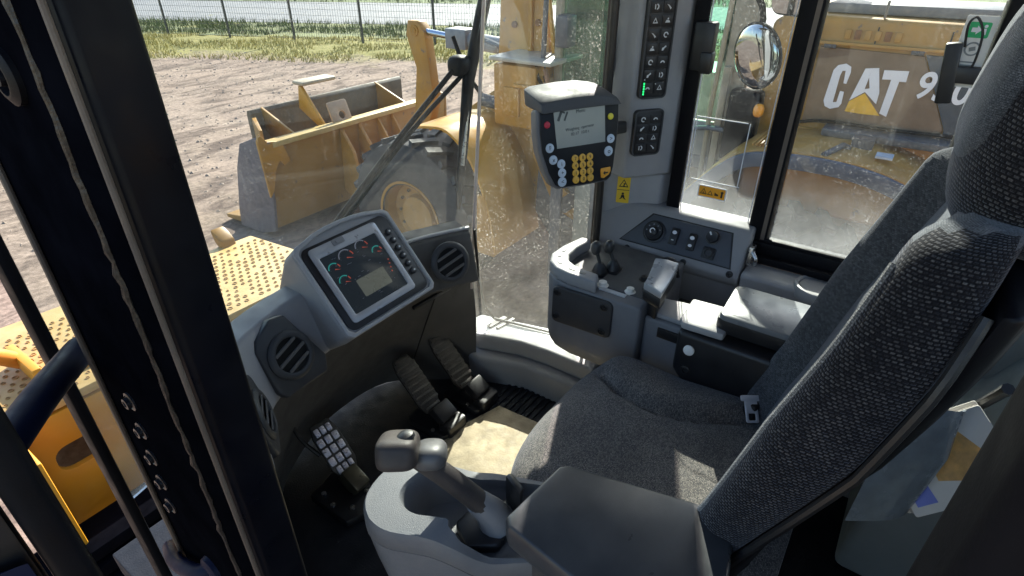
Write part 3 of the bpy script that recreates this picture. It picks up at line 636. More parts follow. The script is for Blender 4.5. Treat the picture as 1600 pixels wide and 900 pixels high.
for k in range(6):
    bm = B(); m_ = MO @ M.Translation((.115, .058-k*.0235, .0045)); lathe(bm, [(.0088, 0), (.0088, .003), (.007, .0055), (0, .006)], 16, m_); b_ = obj('button', bm, DARK, mon)
    bm = B(); prism(bm, rrect(.005, .0045, .001, 2), .0058, .0068, mat=m_); obj('symbol', bm, ICON, b_)
bm = B(); lathe(bm, [(0, 0), (.007, 0), (.006, .004), (.003, .004), (.0025, .001), (0, .001)], 12, MO @ frame((-.1485, -.010, -.105), R(-90), 0).copy() if False else frame((.6605, 1.075, .59), R(-90), 0)); obj('pod_screw', bm, BLK, db)

# ------------------------------------------------------------------ pedals
def pedal_pad(t, fr, w, h, mat, gmat, worn):
    o_ = [(-w*.34, -h*.5), (w*.34, -h*.5), (w*.5, -h*.33), (w*.5, h*.30), (w*.36, h*.5), (-w*.36, h*.5), (-w*.5, h*.30), (-w*.5, -h*.33)]
    bm = B(); prism(bm, o_, -.012, 0, mat=fr); obj('pad', bm, RUBBER, t, bev=.004)
    if worn:
        rows = 5; cols = 3
        for j in range(rows):
            for i in range(cols):
                y0 = -h*.46+h*.92*j/rows; y1 = y0+h*.92/rows-.006; k = 1 if 0 < j < rows-1 else .78
                x0 = (-w*.46+w*.92*i/cols)*k; x1 = x0+(w*.92/cols-.006)*k
                bm = B(); prism(bm, rrect(x1-x0, y1-y0, .003, 2, (x0+x1)/2, (y0+y1)/2), 0, .004, mat=fr); obj('tread_block', bm, mat, t, bev=.001)
    else:
        n = 9
        for j in range(n):
            y = -h*.44+h*.88*j/(n-1); k = .95 if 0 < j < n-1 else .72
            bm = B(); prism(bm, rrect(w*k, h*.055, .002, 2, 0, y), 0, .005, mat=fr); obj('tread_rib', bm, RUBBER, t, bev=.0012)
lp = thing('brake_pedal', 'left brake pedal with silver worn tread blocks', 'pedal', (.69, 1.08, 0))
fr = frame((.672, 1.09, .115), R(-6), R(48)); pedal_pad(lp, fr, .078, .165, WORN, RUBBER, True)
bm = B(); bx(bm, (.655, 1.0, .055), (.05, .07, .05), M.Rotation(R(30), 3, 'X')); obj('hinge', bm, P('oily_steel', (.10, .09, .06), .35, metal=.6, var=.5), lp, bev=.006)
bm = B(); prism(bm, [(.56, .93), (.64, .90), (.70, 1.0), (.66, 1.10), (.56, 1.08)], 0, .028); obj('hinge_plate', bm, BLK, lp, bev=.006)
for x, y in ((.585, 1.05), (.60, .95), (.66, .96), (.575, 1.0)):
    bm = B(); lathe(bm, [(0, .028), (.007, .028), (.007, .034), (0, .036)], 8, M.Translation((x, y, 0))); obj('bolt', bm, STEEL, lp)
bm = B(); tube(bm, [(.60, 1.19, .30), (.615, 1.16, .16), (.64, 1.12, .09)], .006, 8, 3); obj('cable', bm, BLK, lp)
for cx, cy, lab, yw in ((1.0, 1.07, 'middle black ribbed pedal between the worn brake pedal and the one by the ledge', -3), (1.155, 1.055, 'black ribbed pedal nearest the sunlit corner ledge', -3)):
    tp_ = thing('floor_pedal', lab, 'pedal', (cx, cy-.12, 0), group='black ribbed pedals')
    fr = frame((cx-.005, cy, .135), R(yw), R(46)); pedal_pad(tp_, fr, .082, .20, RUBBER, RUBBER, False)
    bm = B(); bx(bm, (cx+.002, cy-.100, .060), (.072, .06, .035), M.Rotation(R(35), 3, 'X')); prism(bm, rrect(.085, .05, .01, 3, cx+.004, cy-.135), .0, .045); obj('heel_cup', bm, BLK, tp_, bev=.008)
    bm = B(); prism(bm, rrect(.12, .16, .02, 3, cx, cy-.07), 0, .022); obj('base_plate', bm, BLK, tp_, bev=.004)
    for sx in (-.052, .052):
        bm = B(); lathe(bm, [(0, .022), (.0065, .022), (.0065, .027), (0, .029)], 8, M.Translation((cx+sx, cy-.10, 0))); obj('bolt', bm, STEEL, tp_)
bm = B(); prism(bm, [(.70, .60), (.80, .80), (.955, .945), (1.175, .875), (1.20, .40), (.72, .40)], .001, .007); m_ = obj('floor_mat', bm, MAT_, None, bev=.002); tag(m_, 'beige sunlit mat on the floor in front of the seat', 'floor mat')

# ------------------------------------------------------------------ operator seat
seat = thing('operator_seat', 'charcoal woven fabric driver seat with thick side bolsters and headrest', 'seat', (.84, .2, 0))
bm = B(); bx(bm, (.84, .20, .10), (.36, .42, .20)); obj('pedestal', bm, BLK, seat, bev=.02)
bm = B(); 
for k in range(6): prism(bm, rrect(.40-.015*(k % 2), .40-.015*(k % 2), .05, 4, .84, .18), .2+k*.03, .23+k*.03)
obj('bellows', bm, BLK, seat, bev=.004)
bm = B(); prism(bm, rrect(.46, .46, .08, 5, .84, .22), .375, .41); obj('cushion_pan', bm, BLK, seat, bev=.01)
def interp(T, z):
    for (a, p), (b, q) in zip(T, T[1:]):
        if z <= b: t = (z-a)/(b-a); return p+(q-p)*t
    return T[-1][1]
def cushion():
    bm = B(); cx = .838
    def half(y):           # half width along the depth: rounded front corners
        t = max(0, (y-.36)/.125); return .250*(max(0, 1-t**3.0))**.42 if t < 1 else 0
    ys = [-.03+.39*i/24 for i in range(25)]+[.36+.1245*math.sin(math.pi/2*i/14) for i in range(1, 15)]
    rings = []
    for y in ys:
        hw = max(.004, half(y)); ring = []
        nx = 48
        for i in range(nx+1):
            u = -1+2*i/nx; u = math.copysign(abs(u)**.8, u); x = hw*u
            e = 1-abs(u)**7
            fy = max(0, 1-max(0, (y-.30)/.190)**4)
            z = .435+.065*(e**.55)*(fy**.6 if fy > 0 else 0)
            ax = abs(x)
            sx = .135+.05*max(0, (y-.12))/.3 if y < .30 else 10                  # bolster seam
            seamx = interp([(-.05, .20), (.09, .175), (.142, .137), (.18, .11), (.228, .093), (.28, .083), (.334, .087), (.376, .097), (.448, .14), (.49, .17)], y)
            fd = max(0, min(1, (.462-y)/.05)); fd = fd*fd*(3-2*fd)*min(1, max(0, hw-seamx)/.02)
            bl = max(0, min(1, (ax-seamx)/.035)); z += .024*fd*bl*bl*(3-2*bl)*(1-max(0, (ax-seamx-.06)/.1)*.5) if x > seamx else 0
            z -= .013*math.exp(-((x-seamx)/.0065)**2)*fd
            z += .004*noise.noise(V((x*9, y*9, 1)))-.006*math.exp(-(x/.1)**2-((y-.1)/.13)**2)
            ring.append(V((cx+x, y, z)))
        nb = 14
        for i in range(nb+1):
            u = 1-2*i/nb; ring.append(V((cx+hw*u*.97, y-.004, .405)))
        rings.append(ring)
    loft(bm, rings); return bm
obj('cushion', cushion(), FABF, seat, ang=60)
# backrest lofted from horizontal slices
FZ = [(.44, .135), (.53, .125), (.62, .103), (.664, .088), (.75, .066), (.85, .041), (.974, .002), (1.078, -.026), (1.145, -.045), (1.19, -.068)]
RZ = [(.44, .07), (.53, .055), (.62, .030), (.697, .0), (.842, -.060), (.971, -.092), (1.087, -.112), (1.14, -.122), (1.19, -.13)]
def backrest():
    bm = B(); rings = []; zs = [.44+.635*i/40 for i in range(41)]+[1.08+.035*math.sin(math.pi/2*i/6) for i in range(1, 7)]
    for z in zs:
        f, r = interp(FZ, z), interp(RZ, z); hw = .245+.022*math.sin(max(0, min(1, (z-.44)/.6))*math.pi)-.055*max(0, (z-.94)/.17)**2
        sh = 1 if z < 1.08 else math.sqrt(max(.02, 1-((z-1.08)/.0355)**2)); f2 = r+(f-r)*(.35+.65*sh); cy = (f+r)/2
        hw *= (.86+.14*sh); dp = .052*(1 if z < 1.05 else max(.15, 1-(z-1.05)/.12)); rec = f2-dp
        pts = [(-hw+.02, r), (-hw+.004, r+.006), (-hw, r+.25*(f2-r)), (-hw, r+.62*(f2-r)), (-hw+.003, f2-.022), (-hw+.012, f2-.008), (-hw+.026, f2-.001), (-hw+.044, f2), (-hw+.062, f2-.014), (-hw+.082, rec+.014), (-hw+.095, rec+.001), (-hw+.100, rec-.004), (-hw+.106, rec+.003), (-.07, rec+.002)]
        ring = [V((.838+x, y, z)) for x, y in pts]+[V((.838, rec, z))]+[V((.838-x, y, z)) for x, y in pts[::-1]]
        ring += [V((.838+hw*.6, r-.012, z)), V((.838, r-.016, z)), V((.838-hw*.6, r-.012, z))]
        rings.append(ring)
    loft(bm, rings); return bm
br = obj('backrest', backrest(), FAB, seat, ang=70)
# right bolster and centre wear a bluer cloth: second and third material slots by position
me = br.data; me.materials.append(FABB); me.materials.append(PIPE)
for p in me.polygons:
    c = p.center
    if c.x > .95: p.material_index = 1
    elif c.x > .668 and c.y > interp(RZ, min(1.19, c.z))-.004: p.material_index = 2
pts = [V((.838-.243-.022*math.sin(max(0, min(1, (z-.44)/.6))*math.pi)+.055*max(0, (z-.94)/.17)**2, interp(RZ, z)-.002, z)) for z in [.48+.03*k for k in range(20)]]
bm = B(); tube(bm, pts, .006, 8); obj('backrest_piping', bm, BLK, seat)
pts = [V((.838-.245-.022*math.sin(max(0, min(1, (z-.44)/.6))*math.pi)+.055*max(0, (z-.94)/.17)**2+.030, interp(FZ, z)-.002, z)) for z in [.50+.0145*k for k in range(40)]]
bm = B(); tube(bm, pts, .0055, 8); obj('bolster_sunlit_edge', bm, fabric('sunlit_edge_fabric', (.20, .195, .185), (.34, .33, .31), .004, .003, 0), seat)  # pale tube added as the sunlit rim of the near bolster
bm = B(); rings = []
for z in [.42+.64*i/14 for i in range(15)]:
    r = interp(RZ, z); hw = .235; rings.append([V((.838+x*hw, r-.018-d, z)) for x, d in ((-.98, -.010), (-.95, .008), (-.7, .030), (.7, .030), (.95, .008), (.98, -.010))])
loft(bm, rings, uv=False); obj('back_shell', bm, SATIN, seat, bev=.006)
bm = B(); superell(bm, (.842, -.140, 1.180), (.160, .092, .128), 2.9, 36, 24, M.Rotation(R(8), 3, 'X')); hr = obj('headrest', bm, FAB, seat, ang=80)
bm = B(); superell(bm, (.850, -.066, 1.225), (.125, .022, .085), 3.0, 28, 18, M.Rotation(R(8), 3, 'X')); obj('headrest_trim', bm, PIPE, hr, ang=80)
# buckle
bm = B(); bx(bm, (1.035, .100, .515), (.06, .028, .045), M.Rotation(R(-20), 3, 'Z')); obj('buckle', bm, BLK, seat, bev=.005)
bk = frame((1.003, .104, .528), R(-56), R(48)); bm = B(); ringprism(bm, rrect(.026, .050, .004, 3), rrect(.014, .014, .002, 3, 0, -.013), -.0015, .0015, bk); prism(bm, rrect(.040, .012, .003, 3, 0, .025), -.0016, .0022, mat=bk); obj('buckle_tongue', bm, P('pale_steel', (.62, .64, .70), .3, metal=.5, var=.05), seat, bev=.0006)
# left armrest
def subthing(name, parent, label=None):
    o = bpy.data.objects.new(name, None); COL.objects.link(o); o.empty_display_size = .05; o.parent = parent; o.matrix_parent_inverse = WORLD[parent.name]
    if label: o['label'] = label
    return o
al = subthing('armrest', seat, 'padded grey vinyl armrest nearest the door')
bm = B(); A_ = [(.433, .315), (.556, .301), (.567, .289), (.622, .060), (.612, .044), (.42, .000), (.402, .01), (.407, .20), (.421, .303)]
rings = [[V((.52+(x-.52)*k, .17+(y-.17)*k, z)) for x, y in A_] for k, z in ((.93, .598), (.985, .604), (1, .616), (1, .638), (.993, .6455), (.97, .650))]
loft(bm, rings, uv=False); obj('pad', bm, VINYL, al, bev=.003, seg=2, ang=24)
bm = B(); prism(bm, [(.455, .285), (.545, .275), (.585, .075), (.43, .03)], .40, .600); obj('support', bm, DARK, al, bev=.008)
fr = frame((.441, .235, .565), R(-88), R(-2)); bm = B(); prism(bm, rrect(.028, .05, .006), 0, .004, mat=fr); obj('adjuster', bm, BLK, al, bev=.0015)
bm = B(); lathe(bm, [(0, .004), (.009, .004), (.009, .009), (.006, .010), (.005, .006), (0, .006)], 14, fr); obj('adjuster_screw', bm, STEEL, al)
# joystick pod
jp = thing('joystick_pod', 'grey moulded pod with a scooped recess holding the left joystick', 'control pod', (.45, .4, .3))
def rounded(ps, r, n=7):
    ps = [V(p) for p in ps]; out = []
    for i in range(len(ps)):
        p0, p1, p2 = ps[i-1], ps[i], ps[(i+1) % len(ps)]; rr = r[i] if hasattr(r, '__len__') else r
        a, b = p1+(p0-p1).normalized()*rr, p1+(p2-p1).normalized()*rr
        for k in range(n+1):
            t = k/n; out.append(a*(1-t)**2+p1*2*t*(1-t)+b*t*t)
    res = []
    for i in range(len(out)):                                       # even out the long straight sides
        p, q_ = out[i], out[(i+1) % len(out)]; m_ = max(1, int((q_-p).length/.012))
        res += [p.lerp(q_, k/m_) for k in range(m_)]
    return res
O = rounded([(.612, .325), (.560, .455), (.438, .566), (.352, .545), (.333, .485), (.383, .375), (.475, .262), (.57, .235)], [.03, .04, .045, .04, .03, .03, .035, .03])
oc = V((.475, .395))
KEYS = [(-180, .030), (-165, .018), (-115, .013), (0, .018), (50, .022), (85, .036), (110, .056), (150, .064), (166, .052), (180, .030)]
def rimw(deg):
    for (a, p), (b, q_) in zip(KEYS, KEYS[1:]):
        if deg <= b: t = (deg-a)/(b-a); t = t*t*(3-2*t); return p+(q_-p)*t
    return KEYS[-1][1]
Icut = []
for p in O:
    d = (p-oc); wr = rimw(math.degrees(math.atan2(d.y, d.x))); Icut.append(oc+d*(1-wr/d.length))
def ring(ps, z, k=1.0, f=None): return [V((oc.x+(p.x-oc.x)*k, oc.y+(p.y-oc.y)*k, z+(f(p) if f else 0))) for p in ps]
def rimh(p):                                                   # the rim sinks towards the near side and the armrest
    a = math.atan2(p.y-oc.y, p.x-oc.x); d = min(abs(a-2.35), 2*math.pi-abs(a-2.35)); t = max(0, min(1, (d-.55)/1.2)); return -.060*t*t*(3-2*t)
rings = [ring(O, .30, .80), ring(O, .42, .88), ring(O, .50, .955, lambda p: rimh(p)*.5), ring(O, .555, .994, rimh), ring(O, .556, .994, rimh), ring(O, .557, 1.002, rimh), ring(O, .584, 1.0, rimh), ring(O, .592, .990, rimh), ring(O, .596, .975, rimh),
         ring(Icut, .598, 1.02, rimh), ring(Icut, .594, .992, rimh), ring(Icut, .586, .978, rimh), ring(Icut, .530, .94, lambda p: rimh(p)*.25), ring(Icut, .512, .88), ring(Icut, .510, .6), ring(Icut, .510, .3), ring(Icut, .510, .05)]
bm = B(); loft(bm, rings, uv=False, cap=False); obj('shell', bm, P('pod_plastic', (.105, .112, .125), .5, bump=.3, bs=700, var=.06, dust=.14, dcol=(.32, .29, .25), ds=9), jp, ang=42)
r_ = ring(O, .5555, .990, rimh); bm = B(); tube(bm, r_+r_[:1], .0014, 6); obj('shell_joint', bm, DARK, jp)
for c in ((.372, .415, .485), (.425, .335, .480)):
    d = V((c[0]-oc.x, c[1]-oc.y, 0)).normalized(); yaw = math.atan2(d.x, -d.y)
    bm = B(); lathe(bm, [(0, 0), (.014, 0), (.014, .004), (.010, .005), (.009, .001), (0, .001)], 16, frame(V(c)-d*.006, yaw, R(8))); obj('screw_hole', bm, BLK, jp)
bm = B(); prism(bm, rrect(.010, .018, .002, 2, .405, .40), .5095, .514); prism(bm, rrect(.018, .006, .002, 2, .409, .391), .5095, .513); obj('embossed_mark', bm, PAPER, jp)
# joystick
js = thing('joystick', 'brown grey joystick with hammer shaped grip leaning from the left pod', 'joystick', (.47, .385, .52))
bm = B(); prism(bm, [(.425, .385), (.455, .345), (.53, .345), (.545, .375), (.50, .425), (.45, .43)], .5105, .532); prism(bm, [(.515, .345), (.535, .350), (.548, .385), (.535, .39)], .525, .590); obj('gaiter_frame', bm, BLK, js, bev=.006)
ST = P('joystick_plastic', (.030, .026, .027), .5, spec=.3, var=.1, bump=.2, bs=700, dust=.1)
bm = B(); tube(bm, [(.490, .372, .530), (.482, .382, .560), (.470, .398, .585)], [.032, .025, .020], 14); obj('boot', bm, P('grey_boot', (.16, .16, .17), .5), js)
bm = B(); tube(bm, [(.487, .376, .552), (.468, .400, .592), (.445, .430, .640), (.420, .462, .686), (.408, .474, .702)], [.021, .0205, .0195, .0195, .019], 16, 4, flat=.82); obj('grip', bm, ST, js)
rot = M.Rotation(R(-52), 3, 'Z') @ M.Rotation(R(-28), 3, 'X')
bm = B(); superell(bm, (.399, .484, .708), (.031, .041, .024), 3.8, 30, 18, rot); obj('grip_head', bm, ST, js)
bm = B(); superell(bm, (.436, .456, .684), (.026, .036, .020), 2.8, 18, 12, rot); obj('thumb_rest', bm, P('grey_grip', (.07, .07, .073), .5), js)
bm = B(); lathe(bm, [(0, 0), (.014, 0), (.013, .006), (.009, .009), (0, .010)], 16, M.Translation((.408, .474, .731)) @ M.Rotation(R(-20), 4, 'X')); obj('thumb_button', bm, BLK, js)
# ------------------------------------------------------------------ control panel, keypads, terminal
cp = thing('switch_panel', 'blue grey slanted panel with knobs and rocker switches under the side window', 'switch panel', mat=frame((1.4265, .45, .657), R(-90), R(32.3)))
bm = B(); prism(bm, [(-.150, -.044), (.160, -.044), (.138, .044), (-.078, .044)], -.004, .0015); obj('plate', bm, P('blue_grey_panel', (.060, .068, .085), .5, bump=.2, bs=900, var=.06), cp, bev=.0012)
bm = B(); ringprism(bm, [(-.155, -.0475), (.1645, -.0475), (.142, .0475), (-.082, .0475)], [(-.150, -.044), (.160, -.044), (.138, .044), (-.078, .044)], -.004, .0006); obj('plate_gap', bm, BLK, cp)
def knob(name, u, v, r, h, mark=True):
    m_ = M.Translation((u, v, .0015)); bm = B(); lathe(bm, [(r*1.22, 0), (r*1.22, .003), (r*1.02, .004), (r, h*.6), (r*.94, h), (r*.5, h*.9), (0, h*.9)], 32, m_); k = obj(name, bm, BLK, cp)
    if mark:
        bm = B(); prism(bm, rrect(.004, r*.6, .001, 2, 0, r*.6), h*.93, h+.0012, mat=m_ @ M.Rotation(R(35), 4, 'Z')); obj('mark', bm, ICON, k)
    return k
k = knob('temperature_dial', -.062, -.002, .026, .012, False)
bm = B(); m_ = M.Translation((-.062, -.002, .0015)); lathe(bm, [(.012, .0105), (.012, .016), (.009, .018), (0, .018)], 24, m_); obj('dial_cap', bm, BLK, k)
bm = B(); arcp(bm, m_, 0, 0, .008, .0028, R(20), R(250), .0181, .0188, 12); obj('symbol', bm, WHITE, k)
for a in (20, 60, 100, 140, 180):
    bm = B(); prism(bm, circ(.0022, 6, .019*math.cos(R(a)), .019*math.sin(R(a))), .0112, .0122, mat=m_); obj('dial_dot', bm, P('dim_print', (.16, .16, .18), .5), k)
for u, v, wh in ((-.003, -.001, 1), (.047, -.004, 2)):
    m_ = M.Translation((u, v, .0015)); bm = B(); prism(bm, rrect(.022, .046, .004), 0, .008, mat=m_); prism(bm, [(-.0225, .0081), (0, .0125), (.0225, .0081)], -.0105, .0105, mat=m_ @ M(((0, 0, 1, 0), (1, 0, 0, 0), (0, 1, 0, 0), (0, 0, 0, 1)))); rk = obj('rocker_switch', bm, BLK, cp, bev=.001)
    bm = B(); prism(bm, circ(.0062, 14, 0, .010, .0052), .0105, .0125, mat=m_); obj('symbol', bm, WHITE, rk)
    if wh == 2: bm = B(); prism(bm, circ(.0052, 12, 0, -.011, .004), .0105, .0122, mat=m_); obj('symbol', bm, WHITE, rk)
    else: bm = B(); prism(bm, rrect(.007, .003, .001, 2, 0, -.011), .0105, .0120, mat=m_); obj('symbol', bm, ICON, rk)
knob('fan_dial', .096, .022, .0155, .018)
m_ = M.Translation((.098, -.021, .0015)); bm = B(); prism(bm, rrect(.034, .032, .004), 0, .006, mat=m_); sk = obj('socket', bm, BLK, cp, bev=.0012)
bm = B(); lathe(bm, [(.012, .006), (.012, .013), (.009, .0145), (.008, .009), (0, .009)], 22, m_); obj('socket_cap', bm, DARK, sk)
def keypad(name, label, fr, w, h, rows, dx, dy, y0, leds=False):
    t = thing(name, label, 'keypad', mat=fr)
    bm = B(); prism(bm, rrect(w, h, .012, 5), -.012, .004); obj('housing', bm, BLK, t, bev=.002)
    bm = B(); ringprism(bm, rrect(w, h, .012, 5), rrect(w-.008, h-.008, .009, 5), .0041, .0055); obj('rim', bm, DARK, t)
    kinds = 0
    for j in range(rows):
        for i in (-1, 1):
            m_ = M.Translation((i*dx, y0-j*dy, .0042)); bm = B(); prism(bm, rrect(dx*1.75, dy*.86, .003, 3), 0, .0012, mat=m_); b_ = obj('button', bm, BLK, t, bev=.0005)
            bm = B(); k = (kinds*5+3*j) % 7; kinds += 1; s = .0066; z0, z1 = .0013, .0018
            if k == 0: arcp(bm, m_, 0, 0, s, s*.42, 0, R(300), z0, z1, 10)
            elif k == 1: prism(bm, [(-s, -s*.6), (s, -s*.6), (s*.6, s*.1), (-s*.5, s*.3)], z0, z1, mat=m_); prism(bm, circ(s*.3, 8, s*.1, s*.65), z0, z1, mat=m_)
            elif k == 2: prism(bm, [(-s, s*.8), (-s*.2, s*.5), (s*.9, -s*.5), (s*.5, -s), (-s*.1, -s*.1)], z0, z1, mat=m_)
            elif k == 3: tri(bm, m_, 0, 0, s*1.1, .0013, z0, z1)
            elif k == 4: arcp(bm, m_, -s*.1, 0, s, s*.4, R(-80), R(80), z0, z1, 8); prism(bm, rrect(s*.35, s*1.6, .0004, 1, -s*.6, 0), z0, z1, mat=m_)
            elif k == 5: arcp(bm, m_, 0, -s*.5, s, s*.45, R(10), R(170), z0, z1, 8)
            else: prism(bm, [(-s, -s*.7), (-s*.4, -s*.7), (0, 0), (s*.8, s*.6), (s*.5, s), (-s*.3, s*.4), (-s*.9, s*.2)], z0, z1, mat=m_)
            obj('symbol', bm, ICON, b_)
    if leds:
        for j in range(5):
            bm = B(); prism(bm, rrect(.0035, .0042, .0008, 2, -w*.36, -h*.5+.013+j*.0062), .0055, .0065); obj('led', bm, GREENL, t)
        for u, v in ((-w*.36, -h*.5+.047), (.004, -h*.5+.036)):
            bm = B(); prism(bm, circ(.0016, 8, u, v), .0055, .0065); obj('led', bm, ICON, t)
KY = R(-37)
kf = frame((1.4215, .571, .925), KY, 0); out = V((math.sin(KY), -math.cos(KY), 0))
keypad('keypad', 'small square keypad of eight buttons below the tall keypad', frame(V((1.4235, .572, .926))+out*.006, KY, 0), .082, .118, 4, .0175, .0245, .036)
keypad('keypad', 'tall keypad of paired buttons with green lights, upper right pillar', frame(V((1.4235, .572, 1.175))+out*.006, KY, 0), .076, .325, 10, .0165, .0305, .138, True)
te = thing('weighing_terminal', 'grey hooded terminal with round yellow number keys on the right front pillar', 'terminal', mat=frame((1.153, .624, .993), R(-28), R(10.6)))
def zc(X, Y): return ((X-390)*.000353, -((Y-365)+.12*(X-390))*.000285)
face = [zc(*p) for p in [(112, 245), (104, 420), (112, 560), (150, 720), (190, 815), (225, 838), (400, 826), (590, 803), (622, 775), (645, 690), (675, 480), (695, 300), (698, 185), (640, 175), (400, 200), (160, 232)]][::-1]
cxy = (sum(p[0] for p in face)/16, sum(p[1] for p in face)/16)
bm = B(); hull = [(cxy[0]+(x-cxy[0])*1.06, cxy[1]+(y-cxy[1])*1.05) for x, y in face]
loft(bm, [[V((x*k+cxy[0]*(1-k), y*k+cxy[1]*(1-k), z)) for x, y in hull] for k, z in ((.80, -.052), (.95, -.040), (1, -.010), (1, .0))], uv=False); obj('case', bm, P('terminal_case', (.12, .12, .13), .5, bump=.2, bs=900, var=.06), te, bev=.006, seg=3)
bm = B(); prism(bm, face, .0005, .004); fp = obj('face_plate', bm, P('terminal_face', (.010, .011, .014), .45, spec=.3, var=.05), te, bev=.0015)
bm = B(); hp = [zc(*p) for p in [(98, 240), (98, 158), (138, 136), (350, 98), (500, 84), (610, 90), (675, 122), (700, 180), (685, 186), (560, 180), (400, 196), (230, 222), (118, 246)]][::-1]
loft(bm, [[V((x*k+cxy[0]*(1-k), y-dz*max(0, min(1, (y-.035)/.02)), z)) for x, y in hp] for k, z, dz in ((.93, -.070, -.020), (1, -.050, -.016), (1, .008, .006), (.985, .018, .014))], uv=False); obj('hood', bm, P('hood_plastic', (.075, .078, .085), .6, spec=.3, bump=.2, bs=700, var=.06), te, bev=.008, seg=3)
bm = B(); prism(bm, [zc(*p) for p in [(215, 530), (582, 490), (585, 196), (202, 240)]], .0042, .0056); sc = obj('screen', bm, LCD, te)
LZ = (.0056, .0061)
bm = B(); 
for X, Y, w_, h_ in ((250, 270, .006, .030), (262, 250, .016, .004), (290, 285, .004, .020)): u, v = zc(X, Y); bx(bm, (u, v, .0058), (w_, h_, .0006), M.Rotation(R(-25), 3, 'Z'))
obj('screen_mark', bm, LCDT, sc)
for k, (s, X, Y, sz) in enumerate((('Menu', 400, 245, .011), ('Weighing  operator', 390, 372, .0095), ('02:17  10.0 t', 390, 412, .0095))):
    u, v = zc(X, Y); text('screen_text', s, sz, M.Translation((u, v, .0059)) @ M.Rotation(R(2.5), 4, 'Z'), LCDT, sc, .0002)
def key(name, X, Y, r, mat, lab=None):
    u, v = zc(X, Y); m_ = M.Translation((u, v, .004)); bm = B(); lathe(bm, [(r, 0), (r*.96, .0022), (r*.7, .003), (0, .0032)], 16, m_); k = obj(name, bm, mat, te)
    if lab: text('key_number', lab, r*1.25, M.Translation((u, v, .0074)) @ M.Rotation(R(2.5), 4, 'Z'), BLK, k, .0002)
n = 0
for j, Y in enumerate((607, 664, 722, 778)):
    for i, X in enumerate((345, 402, 458)):
        key('number_key', X, Y+6-i*5, .0088, KEYY, '789456123.0-'[n]); n += 1
for X, Y, r in ((163, 523, .0105), (183, 615, .0105), (240, 650, .0105), (243, 720, .0105), (240, 793, .0112), (627, 467, .0105), (607, 567, .0118)):
    key('round_key', X, Y, r, KEYB, 'i+<>oFx'[n % 7]); n += 1
key('lamp', 630, 292, .0075, P('yellow_lamp', (.8, .68, .05), .35)); key('lamp', 153, 347, .0075, KEYR)
u, v = zc(578, 742); bm = B(); prism(bm, [(u+.014, v+.012), (u-.012, v+.012), (u-.014, v+.008), (u-.013, v-.010), (u-.006, v-.012), (u+.008, v-.006), (u+.014, v+.002)], .004, .0068); ek = obj('enter_key', bm, P('orange_key', (.80, .36, .03), .4), te, bev=.0008)
bm = B(); prism(bm, [(u-.008, v), (u-.002, v+.005), (u-.002, v+.0015), (u+.006, v+.0015), (u+.006, v-.0015), (u-.002, v-.0015), (u-.002, v-.005)], .0068, .0074); obj('symbol', bm, BLK, ek)
bm = B(); bx(bm, (.075, -.03, -.075), (.03, .07, .07)); bx(bm, (.13, -.03, -.10), (.14, .03, .03)); obj('mount_arm', bm, BLK, te, bev=.005)
bm = B(); tube(bm, [(1.380, .668, .60), (1.380, .668, 1.80)], .0105, 14); part('terminal_pole', bm, P('brown_black_pole', (.03, .025, .021), .4, var=.2))

# ------------------------------------------------------------------ right console
rc = thing('side_console', 'grey side console with two small levers beside the seat', 'console', (1.2, .45, .3))
def q(p): return V((p[0], p[1]))
CO = [(1.098, .400), (1.098, .600), (1.106, .640), (1.130, .672), (1.170, .690), (1.225, .688), (1.30, .672), (1.37, .66), (1.385, .58), (1.385, .40)]
bm = B(); cc = V((1.26, .52)); rings = []
for k, z in ((.86, .385), (.96, .405), (1, .44), (1, .612)): rings.append([V((cc.x+(x-cc.x)*k, cc.y+(y-cc.y)*k, z)) for x, y in CO])
CONS = P('console_grey', (.165, .165, .175), .55, bump=.25, bs=900, var=.06, dust=.1, dcol=(.26, .24, .2))
loft(bm, rings, uv=False); obj('body', bm, CONS, rc, bev=.008, seg=3)
bm = B(); prism(bm, [(1.142, .41), (1.142, .575), (1.152, .615), (1.19, .640), (1.235, .644), (1.30, .636), (1.375, .63), (1.375, .41)], .606, .6145); obj('top_plate', bm, P('console_top_blue_grey', (.055, .062, .072), .5, bump=.25, bs=900, var=.08, dust=.12), rc, bev=.003)
rim_o = [(1.098, .52), (1.098, .600), (1.106, .640), (1.130, .672), (1.170, .690), (1.225, .688), (1.30, .672)]
rim_i = [(1.30, .642), (1.235, .650), (1.190, .648), (1.160, .632), (1.146, .605), (1.140, .575), (1.138, .535)]
bm = B(); prism(bm, rim_o+rim_i, .6125, .646); rm = obj('rim', bm, GREY, rc, bev=.006, seg=3)
for k, (x, y, a) in enumerate(((1.20, .670, 5), (1.168, .664, 25), (1.135, .645, 50), (1.122, .60, 85), (1.119, .57, 88))):
    bm = B(); bx(bm, (x, y, .6465), (.016, .008, .0016), M.Rotation(R(a), 3, 'Z')); obj('rim_mark', bm, P('rim_print', (.16, .16, .16), .6), rm)
fr = frame((1.0965, .552, .553), R(-87), R(2)); bm = B(); prism(bm, rrect(.165, .105, .016, 5), 0, .009, mat=fr); pl = obj('access_cover', bm, P('charcoal_cover', (.030, .029, .031), .55, bump=.25, bs=900, var=.05), rc, bev=.004, seg=3)
for u, v in ((-.068, .036), (.060, .034), (-.068, -.034), (.060, -.036)):
    bm = B(); lathe(bm, [(.010, .0092), (.010, .0105), (.008, .0112), (.007, .0094), (.003, .0094), (.002, .011), (0, .011)], 16, fr @ M.Translation((u, v, 0))); obj('cover_screw', bm, BLK, pl)
LVK = P('lever_grey', (.028, .03, .032), .45, var=.1)
